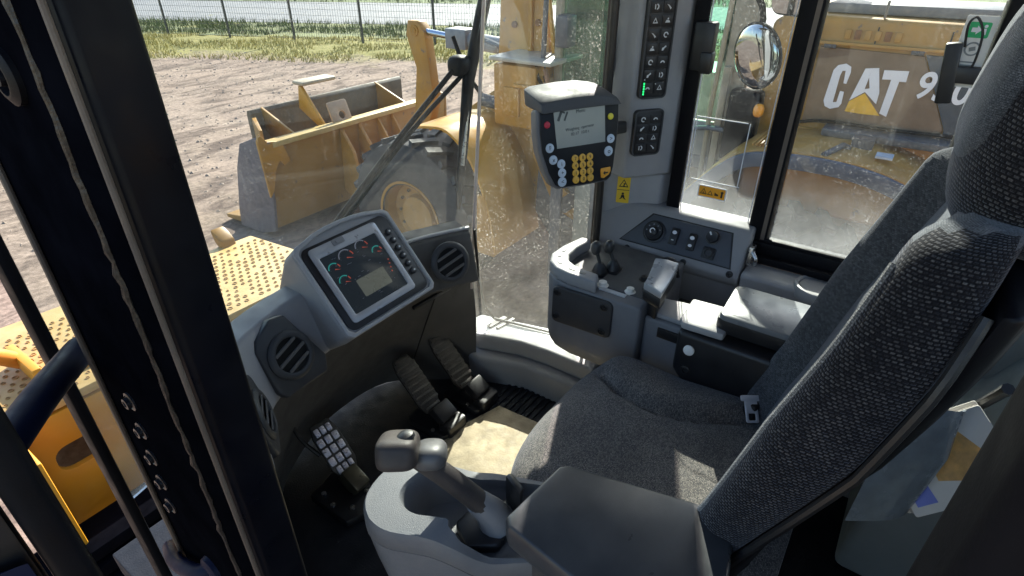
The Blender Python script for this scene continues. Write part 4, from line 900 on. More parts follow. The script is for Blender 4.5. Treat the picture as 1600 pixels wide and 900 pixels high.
for x, y, h_, lean in ((1.195, .560, .072, (-.006, .012)), (1.228, .538, .064, (.0, .016))):
    lv = thing('control_lever', 'short grey control lever rising from the console bowl, %s of the pair' % ('left' if h_ > .07 else 'right'), 'lever', (x, y, .612))
    bm = B(); prism(bm, rrect(.046, .040, .008, 4, x, y), .6125, .620); lathe(bm, [(.020, .62), (.016, .632), (.008, .645), (0, .645)], 18, M.Translation((x, y, 0))); obj('boot', bm, BLK, lv)
    bm = B(); tube(bm, [(x, y, .64), (x+lean[0], y+lean[1], .61+h_)], .0048, 10); obj('stem', bm, LVK, lv)
    bm = B(); superell(bm, (x+lean[0], y+lean[1], .614+h_), (.0135, .0125, .019), 2.4, 16, 12); obj('knob', bm, LVK, lv)
for x, y, mt, r in ((1.145, .525, PAPER, .011), (1.155, .455, PAPER, .010), (1.19, .425, BLK, .009), (1.23, .45, BLK, .010)):
    bm = B(); lathe(bm, [(r*1.4, .612), (r*1.4, .6145), (r, .6155), (r*.95, .624), (0, .626)], 18, M.Translation((x, y, 0))); obj('push_button', bm, mt, rc)
bm = B(); bx(bm, (1.13, .49, .6135), (.012, .07, .003)); obj('console_marking', bm, P('pale_marking', (.5, .52, .55), .5), rc)
bm = B(); tube(bm, [(1.27, .445, .613), (1.275, .43, .655), (1.285, .40, .66), (1.29, .385, .615)], .005, 8, 5); obj('loop_cable', bm, BLK, rc)
bm = B(); prism(bm, [(1.118, .398), (1.118, .05), (1.225, .05), (1.225, .398)], .35, .585); obj('console_body', bm, CONS, rc, bev=.01, seg=3)
bm = B(); prism(bm, [(1.2255, .398), (1.2255, .05), (1.388, .05), (1.388, .398)], .35, .50); obj('console_well', bm, P('shaded_brown_well', (.030, .026, .024), .6, bump=.2, bs=900, dust=.2), rc, bev=.005)  # near-black brown holds the shadow of this recess
bm = B(); bx(bm, (1.119, .325, .555), (.012, .07, .026)); obj('console_slot', bm, BLK, rc, bev=.002)
bm = B(); prism(bm, [(1.125, .385), (1.125, .29), (1.22, .29), (1.20, .385)], .5855, .600); obj('slide_plate', bm, LGREY, rc, bev=.006)
pr = thing('palm_rest', 'small silver topped palm rest block on the right console', 'palm rest', (1.13, .375, .6))
bm = B(); PR = [(1.078, .352), (1.098, .402), (1.215, .425), (1.222, .368)]
loft(bm, [[V((1.15+(x-1.15)*k, .387+(y-.387)*k, z)) for x, y in PR] for k, z in ((.5, .585), (.6, .63), (.96, .638), (1.0, .645), (1.0, .668))], uv=False); obj('base', bm, BLK, pr, bev=.004)
rings = []
for i in range(9):
    t = i/8; a = V((1.078, .352, 0)).lerp(V((1.222, .368, 0)), t); b = V((1.098, .402, 0)).lerp(V((1.215, .425, 0)), t); zz = .676+.010*(2*t-1)**2+.006*t
    rings.append([a+V((0, 0, .668)), a+V((0, 0, zz)), a.lerp(b, .5)+V((0, 0, zz+.003)), b+V((0, 0, zz)), b+V((0, 0, .668))])
bm = B(); loft(bm, rings, uv=False); obj('cap', bm, SILVER, pr, bev=.003)
ra = subthing('armrest', seat, 'sunlit armrest over a black box by the side console')
bm = B(); prism(bm, [(.295, .625), (.295, .52), (.26, .478), (.10, .455), (-.10, .46), (-.10, .625)], 1.050, 1.19, 'x'); obj('box', bm, BLK, ra, bev=.012, seg=3)
bm = B(); prism(bm, [(1.056, .290), (1.075, .300), (1.165, .305), (1.175, .20), (1.06, .20)], .626, .645); obj('tray_plate', bm, LGREY, ra, bev=.006)
bm = B(); RA = rounded([(1.074, .226), (1.224, .232), (1.226, -.12), (1.074, -.12)][::-1], .018, 4)
ac = V((1.15, .05)); loft(bm, [[V((ac.x+(p.x-ac.x)*k, ac.y+(p.y-ac.y)*k, z)) for p in RA] for k, z in ((.86, .632), (.95, .636), (1, .648), (1, .664), (.99, .6685))], uv=False); obj('pad', bm, BLK, ra)
bm = B(); loft(bm, [[V((ac.x+(p.x-ac.x)*k, ac.y+(p.y-ac.y)*k, z)) for p in RA] for k, z in ((.985, .6686), (.985, .674), (.97, .679), (.93, .681))], uv=False); obj('pad_top', bm, P('skylit_grey_vinyl', (.14, .147, .158), .33, bump=.1, bs=900, var=.08), ra)  # paler top skin: sun and sky light put into its colour
bm = B(); lathe(bm, [(.012, 0), (.012, .004), (.009, .006), (0, .0065)], 20, frame((1.0495, .262, .585), R(-88), R(8))); obj('round_button', bm, PAPER, ra)
bm = B(); lathe(bm, [(.011, 0), (.011, .003), (.007, .004), (.006, .001), (0, .001)], 16, frame((1.0495, .262, .53), R(-88), R(4))); obj('blank_plug', bm, BLK, ra)

# ------------------------------------------------------------------ things behind the seat
bk_ = thing('manual_stack', 'pale manuals with an orange picture and blue band in the pocket behind the seat', 'manuals', (.9, -.19, .56))
bf = frame((.905, -.192, .668), R(-104), R(34), R(-38))
for k, (w_, h_, dz, mt) in enumerate(((.128, .165, -.030, PAPER), (.122, .158, -.019, P('manual_cover', (.42, .40, .38), .5)), (.126, .155, -.008, PAPER))):
    bm = B(); prism(bm, rrect(w_, h_, .003, 2, .004*k, -.012+.003*k), dz, dz+.0095, mat=bf); mn = obj('manual', bm, mt, bk_, bev=.001)
bm = B(); prism(bm, [(-.046, .02), (.02, .05), (.044, .02), (.03, -.03), (-.02, -.025)], .0016, .0024, mat=bf); obj('cover_picture', bm, P('orange_picture', (.75, .42, .12), .4, var=.4, vs=40), mn)
bm = B(); prism(bm, [(-.046, -.074), (.058, -.074), (.058, -.045), (-.046, -.052)], .0016, .0022, mat=bf); obj('cover_band', bm, P('blue_band', (.20, .24, .68), .4), mn)
bm = B(); prism(bm, rrect(.03, .03, .006, 3, -.062, .0), -.02, .012, mat=bf); obj('clip', bm, BLK, bk_, bev=.003)
pk = thing('pocket_sleeve', 'curled clear grey plastic sleeve holding the manuals behind the seat', 'sleeve', (.86, -.18, .5))
rings = []
for i in range(10):
    t = i/9; rings.append([V((.80+.09*t, -.12-.03*math.sin(t*2.6)-.06*t, .52)), V((.82+.08*t, -.125-.045*math.sin(t*2.6)-.055*t, .64)), V((.845+.075*t, -.13-.035*math.sin(t*2.2)-.05*t, .735-.03*t)), V((.848+.075*t, -.134-.035*math.sin(t*2.2)-.05*t, .735-.03*t)), V((.823+.08*t, -.130-.045*math.sin(t*2.6)-.055*t, .64)), V((.803+.09*t, -.125-.03*math.sin(t*2.6)-.06*t, .52))])
rings = [[p+V((-.028, .030, .06)) for p in r] for r in rings]
bm = B(); loft(bm, rings, uv=False); obj('sleeve_sheet', bm, P('grey_sleeve', (.15, .175, .20), .22, var=.25, vs=25, bump=.4, bs=30), pk)
st = thing('black_strap', 'short black strap end lying on the grey shelf behind the seat', 'strap', (1.0, -.22, .74))
bm = B(); tube(bm, [(1.02, -.205, .665), (1.0, -.212, .705), (.955, -.222, .775), (.945, -.224, .79)], [.008, .008, .008, .009], 8); obj('strap_webbing', bm, BLK, st)

# ------------------------------------------------------------------ mirrors on the right side of our cab
mr = thing('round_mirror', 'round convex mirror outside the side window, reflecting yellow bodywork', 'mirror', (1.8, .41, 1.0))
mf = frame((1.80, .425, 1.075), R(-122), R(-8))
bm = B(); lathe(bm, [(0, -.030), (.06, -.026), (.088, -.008), (.090, .0), (.086, .002), (.084, -.002)], 36, mf); obj('shell', bm, SATIN, mr)
bm = B(); lathe(bm, [(.085, -.001)]+[(.085*math.cos(R(a)), .022*math.sin(R(a))) for a in (15, 35, 55, 75)]+[(0, .022)], 36, mf); obj('mirror_glass', bm, MIRROR, mr)
bm = B(); tube(bm, [(1.56, .62, 1.35), (1.72, .52, 1.30), (1.82, .44, 1.20), (1.815, .432, 1.08)], .009, 10, 4); obj('arm', bm, SATIN, mr)
m2 = thing('large_mirror', 'tall mirror above the round one at the side window top', 'mirror', (1.84, .36, 1.2))
mf = frame((1.83, .372, 1.30), R(-122), R(-6)); bm = B(); prism(bm, rrect(.16, .25, .03, 5), -.03, 0, mat=mf); obj('shell', bm, SATIN, m2, bev=.006)
bm = B(); prism(bm, rrect(.148, .238, .026, 5), .0005, .002, mat=mf); obj('mirror_glass', bm, MIRROR, m2)
# rear of our own machine, which the mirrors see
rb = thing('engine_body', 'yellow engine cover of this loader behind the cab', 'machine body', (.84, -2.0, GROUND))
bm = B(); prism(bm, rrect(1.7, 2.6, .15, 4, .84, -2.1), -.6, .95); obj('engine_cover', bm, YELC, rb, bev=.05, seg=3)
for x in (-.25, 1.93):
    bm = B(); prism(bm, rrect(.6, 1.5, .1, 4, x, -1.3), -.2, -.08); obj('fender', bm, YELC, rb, bev=.03)
# ------------------------------------------------------------------ the loader parked alongside
nb = thing('wheel_loader', 'dusty yellow wheel loader with lowered bucket parked alongside, seen through the glass', 'wheel loader', (5.2, 2.2, GROUND))
def np_(name, bm, mat, **k): return obj(name, bm, mat, nb, **k)
wheel0 = None
def tyre_mesh():
    bm = B(); prof = [(.36, -.27), (.52, -.295), (.70, -.29), (.765, -.265), (.785, -.2), (.785, .2), (.765, .265), (.70, .29), (.52, .295), (.36, .27)]
    lathe(bm, prof, 56)
    return bm
def make_wheel(x, y, side):
    global wheel0
    m_ = M.Translation((x, y, -1.05)) @ M.Rotation(R(90), 4, 'Y')
    if wheel0 is None:
        w_ = bpy.data.objects.new('wheel', None); COL.objects.link(w_); w_.parent = nb; w_.matrix_parent_inverse = WORLD[nb.name]
        wheel0 = w_; w_.matrix_basis = m_
        obj('tyre', tyre_mesh(), TYRE, w_)
        bm = B()
        for k in range(26):
            for s in (-1, 1):
                a = 2*math.pi*(k+.25*s)/26; c = V((.792*math.cos(a), .792*math.sin(a), s*.135))
                bx(bm, c, (.05, .075, .27), (M.Rotation(a, 3, 'Z') @ M.Rotation(R(24*s), 3, 'X')))
        obj('tread_lug', bm, TYRE, w_, kind='stuff', smooth=False)
        bm = B(); lathe(bm, [(.375, -.28), (.40, -.285), (.40, -.25), (.36, -.22), (.34, -.12), (.22, -.10), (.20, -.17), (.12, -.18), (0, -.18)], 40); lathe(bm, [(0, .05), (.3, .05), (.36, .22), (.40, .27)], 40); obj('rim', bm, YELD, w_)
        for k in range(12):
            a = 2*math.pi*k/12; bm = B(); lathe(bm, [(.018, -.13), (.018, -.105), (.0, -.135)], 6, M.Translation((.27*math.cos(a), .27*math.sin(a), 0))); obj('wheel_nut', bm, STEEL, w_)
    else:
        w_ = copytree(wheel0); w_.matrix_basis = m_
for x, y in ((4.05, 3.9), (4.05, .55), (6.35, 3.9), (6.35, .55)): make_wheel(x, y, 1)
# engine hood with print
bm = B(); prism(bm, [(-2.0, -.35), (.98, -.35), (.98, .90), (.90, .955), (-1.4, .93), (-2.0, .75)], 4.42, 5.98, 'x'); np_('engine_hood', bm, YELD, bev=.03, seg=3)
bm = B(); prism(bm, [(.655, .30), (.655, .775), (.08, .765), (-.14, .36), (-.12, .30)], 4.40, 4.418, 'x'); np_('brown_panel', bm, DUSTB, bev=.004)
bm = B(); prism(bm, [(.075, .772), (-.145, .360), (-.20, .02), (-1.9, .02), (-1.9, .772)], 4.402, 4.4185, 'x'); np_('dark_panel', bm, PEWTER, bev=.004)
bm = B(); bx(bm, (4.33, .0, .285), (.18, 1.0, .05)); np_('dark_step', bm, PEWTER, bev=.01)
bm = B(); bx(bm, (4.405, .71, .45), (.03, .07, .90)); bx(bm, (4.405, .64, .22), (.03, .14, .08)); np_('hood_pillar', bm, YELD, bev=.01)
bm = B(); bx(bm, (4.40, .10, .80), (.03, 1.2, .02)); np_('hood_bead', bm, YELD, bev=.005)
bm = B(); bx(bm, (4.45, .35, 1.00), (.05, .012, .10)); np_('hood_strap', bm, P('dusty_grey', (.22, .19, .16), .7), bev=.004)
HF = frame((4.3985, 0, 0), R(-90), 0)          # local x = -y, local y = z
def letters(name, polys, mat):
    bm = B()
    for o_ in polys: prism(bm, [(-y, z) for y, z in o_], 0, .004, mat=HF)
    return np_(name, bm, mat)
letters('letter_c', [[(.448, .67), (.481, .686), (.524, .673), (.543, .643), (.554, .449), (.538, .414), (.503, .401), (.456, .418), (.445, .441), (.449, .516), (.473, .519), (.476, .448), (.497, .444), (.497, .61), (.491, .642), (.473, .644), (.466, .568), (.449, .566), (.442, .637)]], WHITE)
letters('letter_a', [[(.367, .668), (.329, .674), (.333, .617), (.338, .548), (.331, .53), (.406, .468)], [(.3285, .674), (.294, .678), (.252, .534), (.25, .464), (.3305, .5295), (.337, .547), (.312, .554), (.3325, .618)]], WHITE)
letters('letter_t', [[(.263, .669), (.132, .676), (.131, .636), (.13, .613), (.166, .612), (.174, .396), (.217, .412), (.211, .618), (.26, .615)]], WHITE)
letters('yellow_triangle', [[(.405, .463), (.33, .522), (.213, .398), (.315, .394), (.414, .398)]], P('print_yellow', (.80, .44, .03), .5))
for k, ch in enumerate('950'): text('number', ch, .215, HF @ M.Translation((-.022+.094*k, .598-.006*k, .006)) @ M(((.86, .10, 0, 0), (0, 1, 0, 0), (0, 0, 1, 0), (0, 0, 0, 1))), WHITE, nb, .001, bold=.004)
# top of the hood: handrail and plates
bm = B(); tube(bm, [(4.5, .95, .95), (4.5, .95, 1.22), (4.5, -.9, 1.20), (4.5, -.9, .93)], .018, 10); np_('hood_rail', bm, PEWTER)
bm = B(); bx(bm, (4.9, .1, .985), (.6, 1.2, .06)); np_('hood_plate', bm, P('grey_dusty_plate', (.16, .16, .17), .5, dust=.5), bev=.01)
# rear fender
arc = [(1.34, -.36), (1.20, -.16), (1.02, .06), (.84, .20), (.55, .245), (.20, .235), (-.10, .155), (-.40, -.03), (-.62, -.28)]
ap = [V((0, y, z)) for y, z in arc]; ap = smoothpath(ap, 4)
def strip(x0, x1, off0, off1):
    rings = []
    for i, p in enumerate(ap):
        d = (ap[min(i+1, len(ap)-1)]-ap[max(i-1, 0)]).normalized(); n = V((0, d.z, -d.y)); n = n if n.z > 0 or abs(n.z) < .1 else -n
        rings.append([V((x0, *(p+n*off0).yz)), V((x1, *(p+n*off0).yz)), V((x1, *(p+n*off1).yz)), V((x0, *(p+n*off1).yz))])
    bm = B(); loft(bm, rings, uv=False); return bm
np_('fender_top', strip(3.78, 4.42, -.02, .012), YELD, bev=.004)
np_('fender_edge', strip(3.74, 3.779, -.085, .004), P('blue_grey_rubber', (.06, .075, .115), .6, dust=.3, dcol=(.2, .2, .22)), bev=.006)
bm = B()
for k in range(16): bx(bm, (4.10, .82-.022*k, .242-.0006*k*k*.1), (.50, .008, .012))
np_('fender_ribs', bm, YELD, kind='stuff')
bm = B(); tube(bm, [(4.05, .30, .26), (4.0, .33, .285), (3.80, .40, .262)], .018, 8); bx(bm, (4.15, .24, .28), (.09, .12, .06)); np_('fender_latch', bm, PEWTER)
bm = B(); bx(bm, (3.99, .10, .262), (.10, .09, .012)); np_('fender_sticker', bm, P('pale_sticker', (.45, .5, .58), .5))
# wheel arch liner, lower chassis, tank and ladder
bm = B(); prism(bm, [(1.9, -1.25), (1.95, -.35), (1.15, -.35), (1.0, .05), (-.5, .05), (-2, -.3), (-2, -1.0), (1.3, -1.25)], 4.55, 5.85, 'x'); np_('chassis', bm, DUSTB, bev=.02)
bm = B(); prism(bm, [(1.40, -.95), (2.15, -.95), (2.15, -.15), (1.52, -.15), (1.36, -.42)], 3.95, 4.54, 'x'); np_('tank_box', bm, P('grey_green_tank', (.20, .21, .18), .6, dust=.7, dcol=(.34, .31, .25)), bev=.03)
bm = B()
for x in (3.9, 4.3): bx(bm, (x, 2.28, -.75), (.035, .10, 1.2))
np_('ladder_rail', bm, PEWTER, bev=.004, kind='stuff')
for k in range(4):
    bm = B(); bx(bm, (4.1, 2.28, -1.25+.33*k), (.36, .16, .035)); np_('ladder_step', bm, PEWTER, bev=.004)
# cab of the other loader
bm = B(); bx(bm, (5.2, 1.85, -.12), (1.6, 1.65, .10)); np_('cab_floor', bm, PEWTER, bev=.01)
for y, w_ in ((1.16, .16), (2.62, .06)):
    for x in (4.44, 5.94):
        bm = B(); bx(bm, (x, y, .82), (.09, w_, 1.8)); np_('cab_post', bm, P('dusty_cab_post', (.30, .25, .18), .65, dust=.7, dcol=(.38, .32, .23), var=.3), bev=.012)
bm = B(); prism(bm, rrect(1.7, 1.85, .12, 4, 5.2, 1.9), 1.70, 1.86); np_('cab_roof', bm, YELC, bev=.02)
bm = B(); bx(bm, (4.44, 1.92, .95), (.012, 1.34, 1.5)); np_('door_glass', bm, G_NB)
bm = B(); bx(bm, (5.2, 2.64, .85), (1.42, .012, 1.6)); np_('cab_glass', bm, G_NB)
bm = B(); bx(bm, (4.44, 1.92, .05), (.05, 1.34, .28)); np_('door_lower_panel', bm, P('grey_door', (.27, .27, .26), .6, dust=.6), bev=.01)
bm = B(); prism(bm, rrect(.5, .5, .1, 4, 5.2, 1.6), .0, .45); prism(bm, rrect(.5, .14, .06, 4, 5.2, 1.38), .40, 1.1); np_('operator_seat', bm, BLK, bev=.03)
bm = B(); tube(bm, [(4.36, 2.68, -.2), (4.34, 2.72, .5), (4.36, 2.70, 1.5)], .022, 8); np_('handrail', bm, PEWTER)
bm = B(); tube(bm, [(4.36, 1.50, -.25), (4.33, 1.40, .12), (4.32, 1.12, .17), (4.34, 1.03, .10)], .02, 8, 4); np_('handrail', bm, PEWTER)
bm = B(); bx(bm, (4.34, 1.03, .22), (.14, .22, .50)); np_('filter_housing', bm, SATIN, bev=.03)
bm = B(); superell(bm, (4.25, .915, .36), (.035, .035, .045), 2.5, 14, 10); np_('side_lamp', bm, ORANGE)
bm = B(); bx(bm, (4.35, 2.52, .74), (.16, .12, .24)); np_('work_lamp', bm, PEWTER, bev=.02)
# front frame, tower, lift arms, lever, bucket
for x in (4.62, 5.70):
    bm = B(); prism(bm, [(2.62, -1.0), (4.1, -1.2), (4.1, -.6), (3.42, .0), (3.34, 1.2), (3.22, 1.36), (3.0, 1.36), (2.90, 1.2), (2.80, .1), (2.62, -.2)], x, x+.07, 'x'); np_('tower_plate', bm, YEL, bev=.01)
bm = B(); bx(bm, (5.2, 3.1, -.5), (1.0, .7, .9)); np_('machine_frame', bm, DUSTB, bev=.02)
bm = B(); bx(bm, (4.45, 2.86, .50), (.55, .62, .035)); np_('platform', bm, P('pale_dusty_steel', (.42, .38, .32), .45, dust=.4), bev=.01)
bm = B(); bx(bm, (4.38, 2.92, .20), (.36, .44, .52)); np_('valve_cover', bm, YEL, bev=.02)
bm = B(); bx(bm, (4.19, 2.94, .16), (.02, .16, .24)); bx(bm, (4.19, 2.80, .30), (.03, .25, .03)); np_('cover_bracket', bm, YEL, bev=.008)
for k in range(5):
    bm = B(); tube(bm, [(4.22, 2.62, .45-.05*k), (4.16, 2.56-.02*k, .38-.08*k), (4.22, 2.55, .20-.07*k), (4.3, 2.62, .05-.05*k)], .02, 8, 4); np_('hose', bm, SATIN if k % 2 else P('rusty_hose', (.25, .11, .05), .6))
# front fender
ap = smoothpath([V((0, y, z)) for y, z in ((3.68, -.075), (3.5, -.045), (3.30, -.05), (3.08, -.22), (2.93, -.50), (2.84, -.80), (2.80, -1.1))], 4)
np_('fender', strip(3.72, 4.45, -.012, .012), YELC, bev=.004)
bm = B(); prism(bm, [(2.80, -1.12), (2.9, -.55), (2.98, -.55), (3.0, -1.12)], 3.715, 3.76, 'x'); np_('fender_flap', bm, YEL, bev=.006)
bm = B(); prism(bm, [(2.4, -1.3), (2.75, -.85), (2.72, -.35), (2.1, -.55), (2.1, -1.0)], 4.3, 4.6, 'x'); np_('articulation_block', bm, PEWTER, bev=.02)
bm = B(); prism(bm, [(2.05, -.9), (2.45, -.5), (2.55, -.1), (2.75, .02), (2.75, -.3), (2.5, -.75)], 4.25, 4.32, 'x'); np_('frame_side', bm, YEL, bev=.01)
bm = B(); bx(bm, (4.24, 2.55, -.02), (.02, .09, .09)); np_('frame_sticker', bm, WHITE)
for x in (4.76, 5.52):
    bm = B(); prism(bm, [(3.0, .25), (3.3, .25), (4.3, -.40), (5.15, -.78), (5.75, -1.30), (5.72, -1.5), (5.45, -1.5), (5.0, -1.12), (4.2, -.80), (3.0, -.15)], x, x+.11, 'x'); np_('lift_arm', bm, YEL, bev=.015)
bm = B(); prism(bm, [(4.78, .50), (4.86, .60), (5.02, .60), (5.06, .45), (4.94, .10), (5.02, -.40), (5.25, -.80), (5.2, -1.05), (5.02, -1.05), (4.82, -.60), (4.70, -.25), (4.74, .15)], 5.12, 5.26, 'x'); lvr = np_('tilt_lever', bm, YEL, bev=.015)
bm = B(); lathe(bm, [(0, 0), (.06, 0), (.06, .012), (.03, .012), (.03, .02), (0, .02)], 18, frame((5.12, 4.92, .50), R(-90), 0)); obj('pin_cap', bm, YEL, lvr)
bm = B(); tube(bm, [(5.19, 4.95, .50), (5.19, 4.40, .46)], .035, 12); np_('cylinder_rod', bm, P('chrome_blue', (.45, .52, .65), .15, metal=1))
bm = B(); tube(bm, [(5.19, 4.42, .46), (5.19, 3.3, .40)], .085, 16); bx(bm, (5.19, 4.30, .46), (.22, .28, .20)); np_('tilt_cylinder', bm, P('grey_cylinder', (.20, .22, .25), .4, dust=.3), bev=.01)
bm = B(); tube(bm, [(5.05, 3.9, .5), (4.95, 3.4, .35), (4.9, 3.1, -.2)], .03, 8, 4); np_('tilt_hose', bm, PEWTER)
# bucket
bk2 = bpy.data.objects.new('bucket', None); COL.objects.link(bk2); bk2.parent = nb; bk2.matrix_parent_inverse = WORLD[nb.name]
def bp_(name, bm, mat, **k): return obj(name, bm, mat, bk2, **k)
bm = B(); prism(bm, [(5.98, -.66), (6.06, -.66), (6.20, -1.25), (6.45, -1.66), (7.25, -1.78), (7.25, -1.83), (6.38, -1.80), (6.12, -1.70), (6.02, -1.30)], 3.66, 6.76, 'x'); bp_('back_shell', bm, BUCK, bev=.01)
bm = B(); prism(bm, [(6.60, -.43), (6.63, -.39), (6.68, -.40), (6.70, -.46), (6.70, -1.25), (6.62, -1.25)], 3.95, 6.5, 'x'); bp_('spill_guard', bm, BUCKIN, bev=.006)
bm = B(); bx(bm, (5.2, 6.36, -1.02), (2.6, .56, .03)); bp_('pocket_floor', bm, BUCKIN)
bm = B(); prism(bm, [(6.06, -.60), (6.63, -.39), (6.63, -1.0), (6.06, -1.0)], 5.98, 6.01, 'x'); bp_('pocket_end', bm, BUCK, bev=.004)
bm = B(); prism(bm, [(3.66, 6.04), (3.69, 6.02), (4.0, 6.60), (3.96, 6.63)], -1.0, -.47); bp_('corner_plate', bm, BUCK, bev=.004)
bm = B(); prism(bm, [(3.72, 5.92), (6.3, 5.92), (6.3, 6.07), (4.75, 6.06), (3.72, 6.08)], -.662, -.60); bp_('rim_shelf', bm, P('sunlit_rim_yellow', (.52, .36, .13), .5, var=.2, dust=.3), bev=.008)  # yellow lightened: sunlight on the shelf is painted into its colour
bm = B(); prism(bm, [(5.98, -.62), (6.12, -.56), (6.44, -.68), (6.62, -1.0), (6.82, -1.60), (6.86, -1.83), (6.4, -1.82), (6.1, -1.72), (6.0, -1.3)], 3.62, 3.657, 'x'); bp_('side_plate', bm, P('purple_grey_steel', (.13, .11, .125), .55, dust=.4, dcol=(.20, .16, .13), var=.35), bev=.006)  # purple grey, darker than the opposite side plate
bm = B(); prism(bm, [(5.98, -.62), (6.10, -.60), (6.92, -.95), (7.22, -1.70), (7.22, -1.83), (6.4, -1.82), (6.1, -1.72), (6.0, -1.3)], 6.763, 6.80, 'x'); bp_('side_plate', bm, BUCK, bev=.006)
bm = B(); prism(bm, [(3.54, -.56), (3.58, -.47), (3.66, -.58), (3.84, -.61), (3.91, -.86), (3.82, -.90), (3.77, -.83), (3.71, -.90), (3.62, -1.15), (3.56, -1.22)], 5.925, 5.96, 'y'); bp_('corner_gusset', bm, YEL, bev=.006)
for x in (4.10,):
    bm = B(); prism(bm, [(6.06, -.60), (6.62, -.38), (6.62, -.60), (6.30, -1.0), (6.06, -1.0)], x, x+.03, 'x'); bp_('guard_rib', bm, BUCK, bev=.004)
bm = B(); prism(bm, [(6.06, -.62), (6.40, -.18), (6.44, -.18), (6.5, -.46), (6.1, -.68)], 4.56, 4.60, 'x'); bp_('centre_rib', bm, YELC, bev=.004)
bm = B(); bx(bm, (4.80, 6.42, -.15), (.52, .22, .05)); bp_('bolt_pad', bm, P('pale_worn_paint', (.42, .34, .24), .5), bev=.02)
bm = B(); ringprism(bm, rrect(.30, .26, .03, 5), circ(.05, 24, .02, -.05), 0, .03, frame((4.83, 6.08, -.50), 0, R(20))); bp_('lug_plate', bm, P('pale_worn_lug', (.40, .27, .17), .5), bev=.004)
for x, w_ in ((4.72, .05), (5.02, .05), (5.36, .03), (5.62, .03)):
    bm = B(); prism(bm, [(5.97, -.664), (5.78, -.95), (5.70, -1.35), (5.9, -1.6), (6.05, -1.5)], x, x+w_, 'x'); bp_('hinge_plate', bm, YEL, bev=.006)

# small fittings on the parked loader
RUST = P('rusty_steel', (.22, .095, .04), .75, var=.5, vs=20, bump=.3, bs=80)
for x in (4.615,):
    for y, z in ((2.98, 1.10), (3.12, 1.10), (3.25, 1.02), (2.95, .75), (3.2, .72), (2.98, .42), (3.22, .40)):
        bm = B(); lathe(bm, [(0, 0), (.028, 0), (.028, .016), (.016, .018), (0, .018)], 10, frame((x, y, z), R(-90), 0)); np_('plate_bolt', bm, RUST)
bm = B(); bx(bm, (4.60, 3.02, .62), (.035, .04, 1.2)); np_('tower_rib', bm, YEL, bev=.006)
bm = B(); bx(bm, (4.60, 2.80, .70), (.035, .03, 1.0), M.Rotation(R(-9), 3, 'X')); np_('tower_rib', bm, YELC, bev=.006)
bm = B(); bx(bm, (5.2, 2.72, .55), (1.0, .03, 1.3)); np_('tower_back_plate', bm, P('brown_grime', (.20, .11, .05), .7, dust=.5, dcol=(.3, .22, .14)))
for k in range(6):
    random.seed(40+k); p0 = V((4.28+.05*k, 2.75+.03*k, .47)); bm = B(); tube(bm, [p0, p0+V((-.05, -.06, -.10)), p0+V((.02-.03*(k % 2), -.12, -.26)), p0+V((.04, .05, -.42))], .014, 7, 5); np_('valve_hose', bm, (SATIN, RUST, SATIN)[k % 3])
bm = B(); tube(bm, [(4.5, 3.5, .05), (4.55, 2.7, -.02)], .06, 12); np_('steering_cylinder', bm, PEWTER)
bm = B(); tube(bm, [(4.7, 4.0, .55), (4.68, 3.8, .2), (4.72, 3.5, -.1), (4.7, 3.3, -.15)], .022, 7, 5); np_('loader_hose', bm, SATIN)
for k in range(3):
    bm = B(); lathe(bm, [(0, 0), (.03, 0), (.03, .02), (0, .025)], 8, frame((3.655, 6.2+.12*k, -.95-.1*k), R(-90), 0)); obj('side_bolt', bm, RUST, bk2)

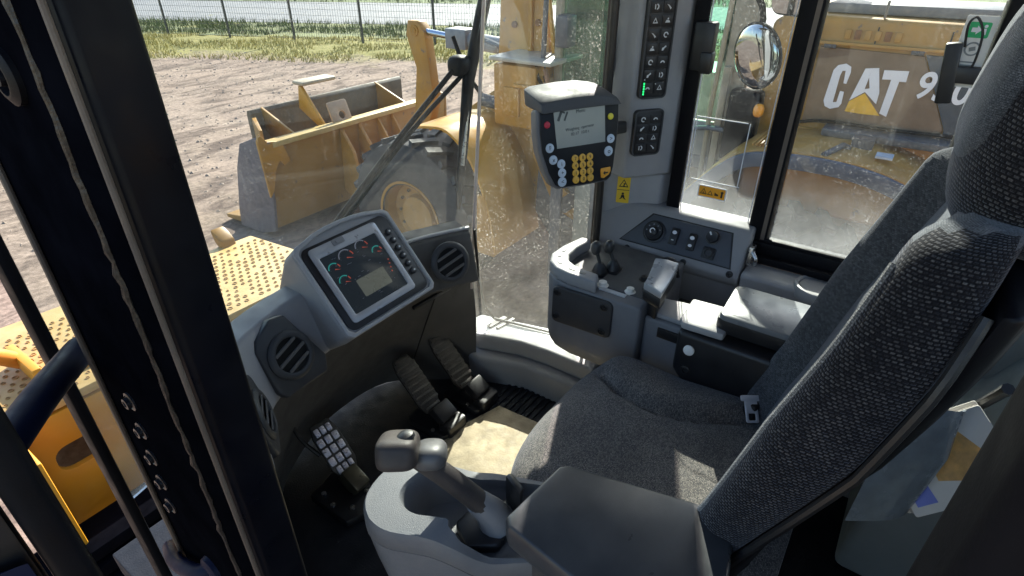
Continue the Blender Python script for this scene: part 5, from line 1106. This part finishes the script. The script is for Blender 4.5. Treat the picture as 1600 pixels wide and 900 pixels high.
# stones and clods on the yard
def stones():
    rnd = random.Random(5); vs = []; fs = []
    for i in range(5200):
        y = 5.0+rnd.random()**.7*17; x = 1.5+rnd.random()*(y*.62+4)
        if RN.x*x+RN.y*y > 19.5 or (3.2 < x < 7.2 and y < 7.6): continue
        z = GROUND+.03+rut(x, y); r = rnd.choice((.008, .012, .018, .026, .04))*rnd.uniform(.6, 1.2); b = len(vs)
        for dx, dy, dz in ((1, .2, 0), (-.2, 1, .1), (-1, -.3, 0), (.3, -1, .05), (.1, .1, .7), (0, 0, -.6)):
            vs.append((x+dx*r*rnd.uniform(.6, 1.3), y+dy*r*rnd.uniform(.6, 1.3), z+dz*r*rnd.uniform(.6, 1.2)))
        fs += [(b, b+1, b+4), (b+1, b+2, b+4), (b+2, b+3, b+4), (b+3, b, b+4), (b+1, b, b+5), (b+2, b+1, b+5), (b+3, b+2, b+5), (b, b+3, b+5)]
    me = bpy.data.meshes.new('loose_stones'); me.from_pydata(vs, [], fs); me.materials.append(P('clod_brown', (.29, .22, .175), .95, var=.5, vs=1.5)); place('loose_stones', me, None, 'stuff')
stones()
# panel lines, hinges and louvres on the parked loader's hood
for y in (-.02, .36):
    bm = B(); bx(bm, (4.4175, y, .855), (.006, .008, .10)); np_('panel_gap', bm, BLK)
for k in range(6):
    bm = B(); bx(bm, (4.414, .52-.055*k, .855), (.012, .035, .055)); np_('hood_louvre', bm, RUST if k % 3 == 1 else YELD, bev=.003)
for y in (.60, .12):
    bm = B(); bx(bm, (4.395, y, .782), (.02, .07, .025)); lathe(bm, [(0, 0), (.012, 0), (.012, .014), (0, .014)], 8, frame((4.386, y, .782), R(-90), 0)); np_('hinge', bm, PEWTER, bev=.003)
bm = B(); tube(bm, [(4.36, .66, .30), (4.33, .50, .335), (4.34, .2, .33), (4.37, -.2, .335)], .012, 6, 4); np_('fuel_hose', bm, SATIN)
bm = B(); tube(bm, [(4.40, 1.28, -.25), (4.38, 1.28, .3), (4.40, 1.26, 1.2)], .018, 8); np_('drain_pipe', bm, P('tan_pipe', (.34, .28, .18), .6, dust=.5))
bm = B(); bx(bm, (4.37, 1.20, .15), (.05, .05, .9)); np_('post_cover', bm, P('tan_cover', (.30, .25, .16), .6, dust=.6, var=.4, vs=9), bev=.006)
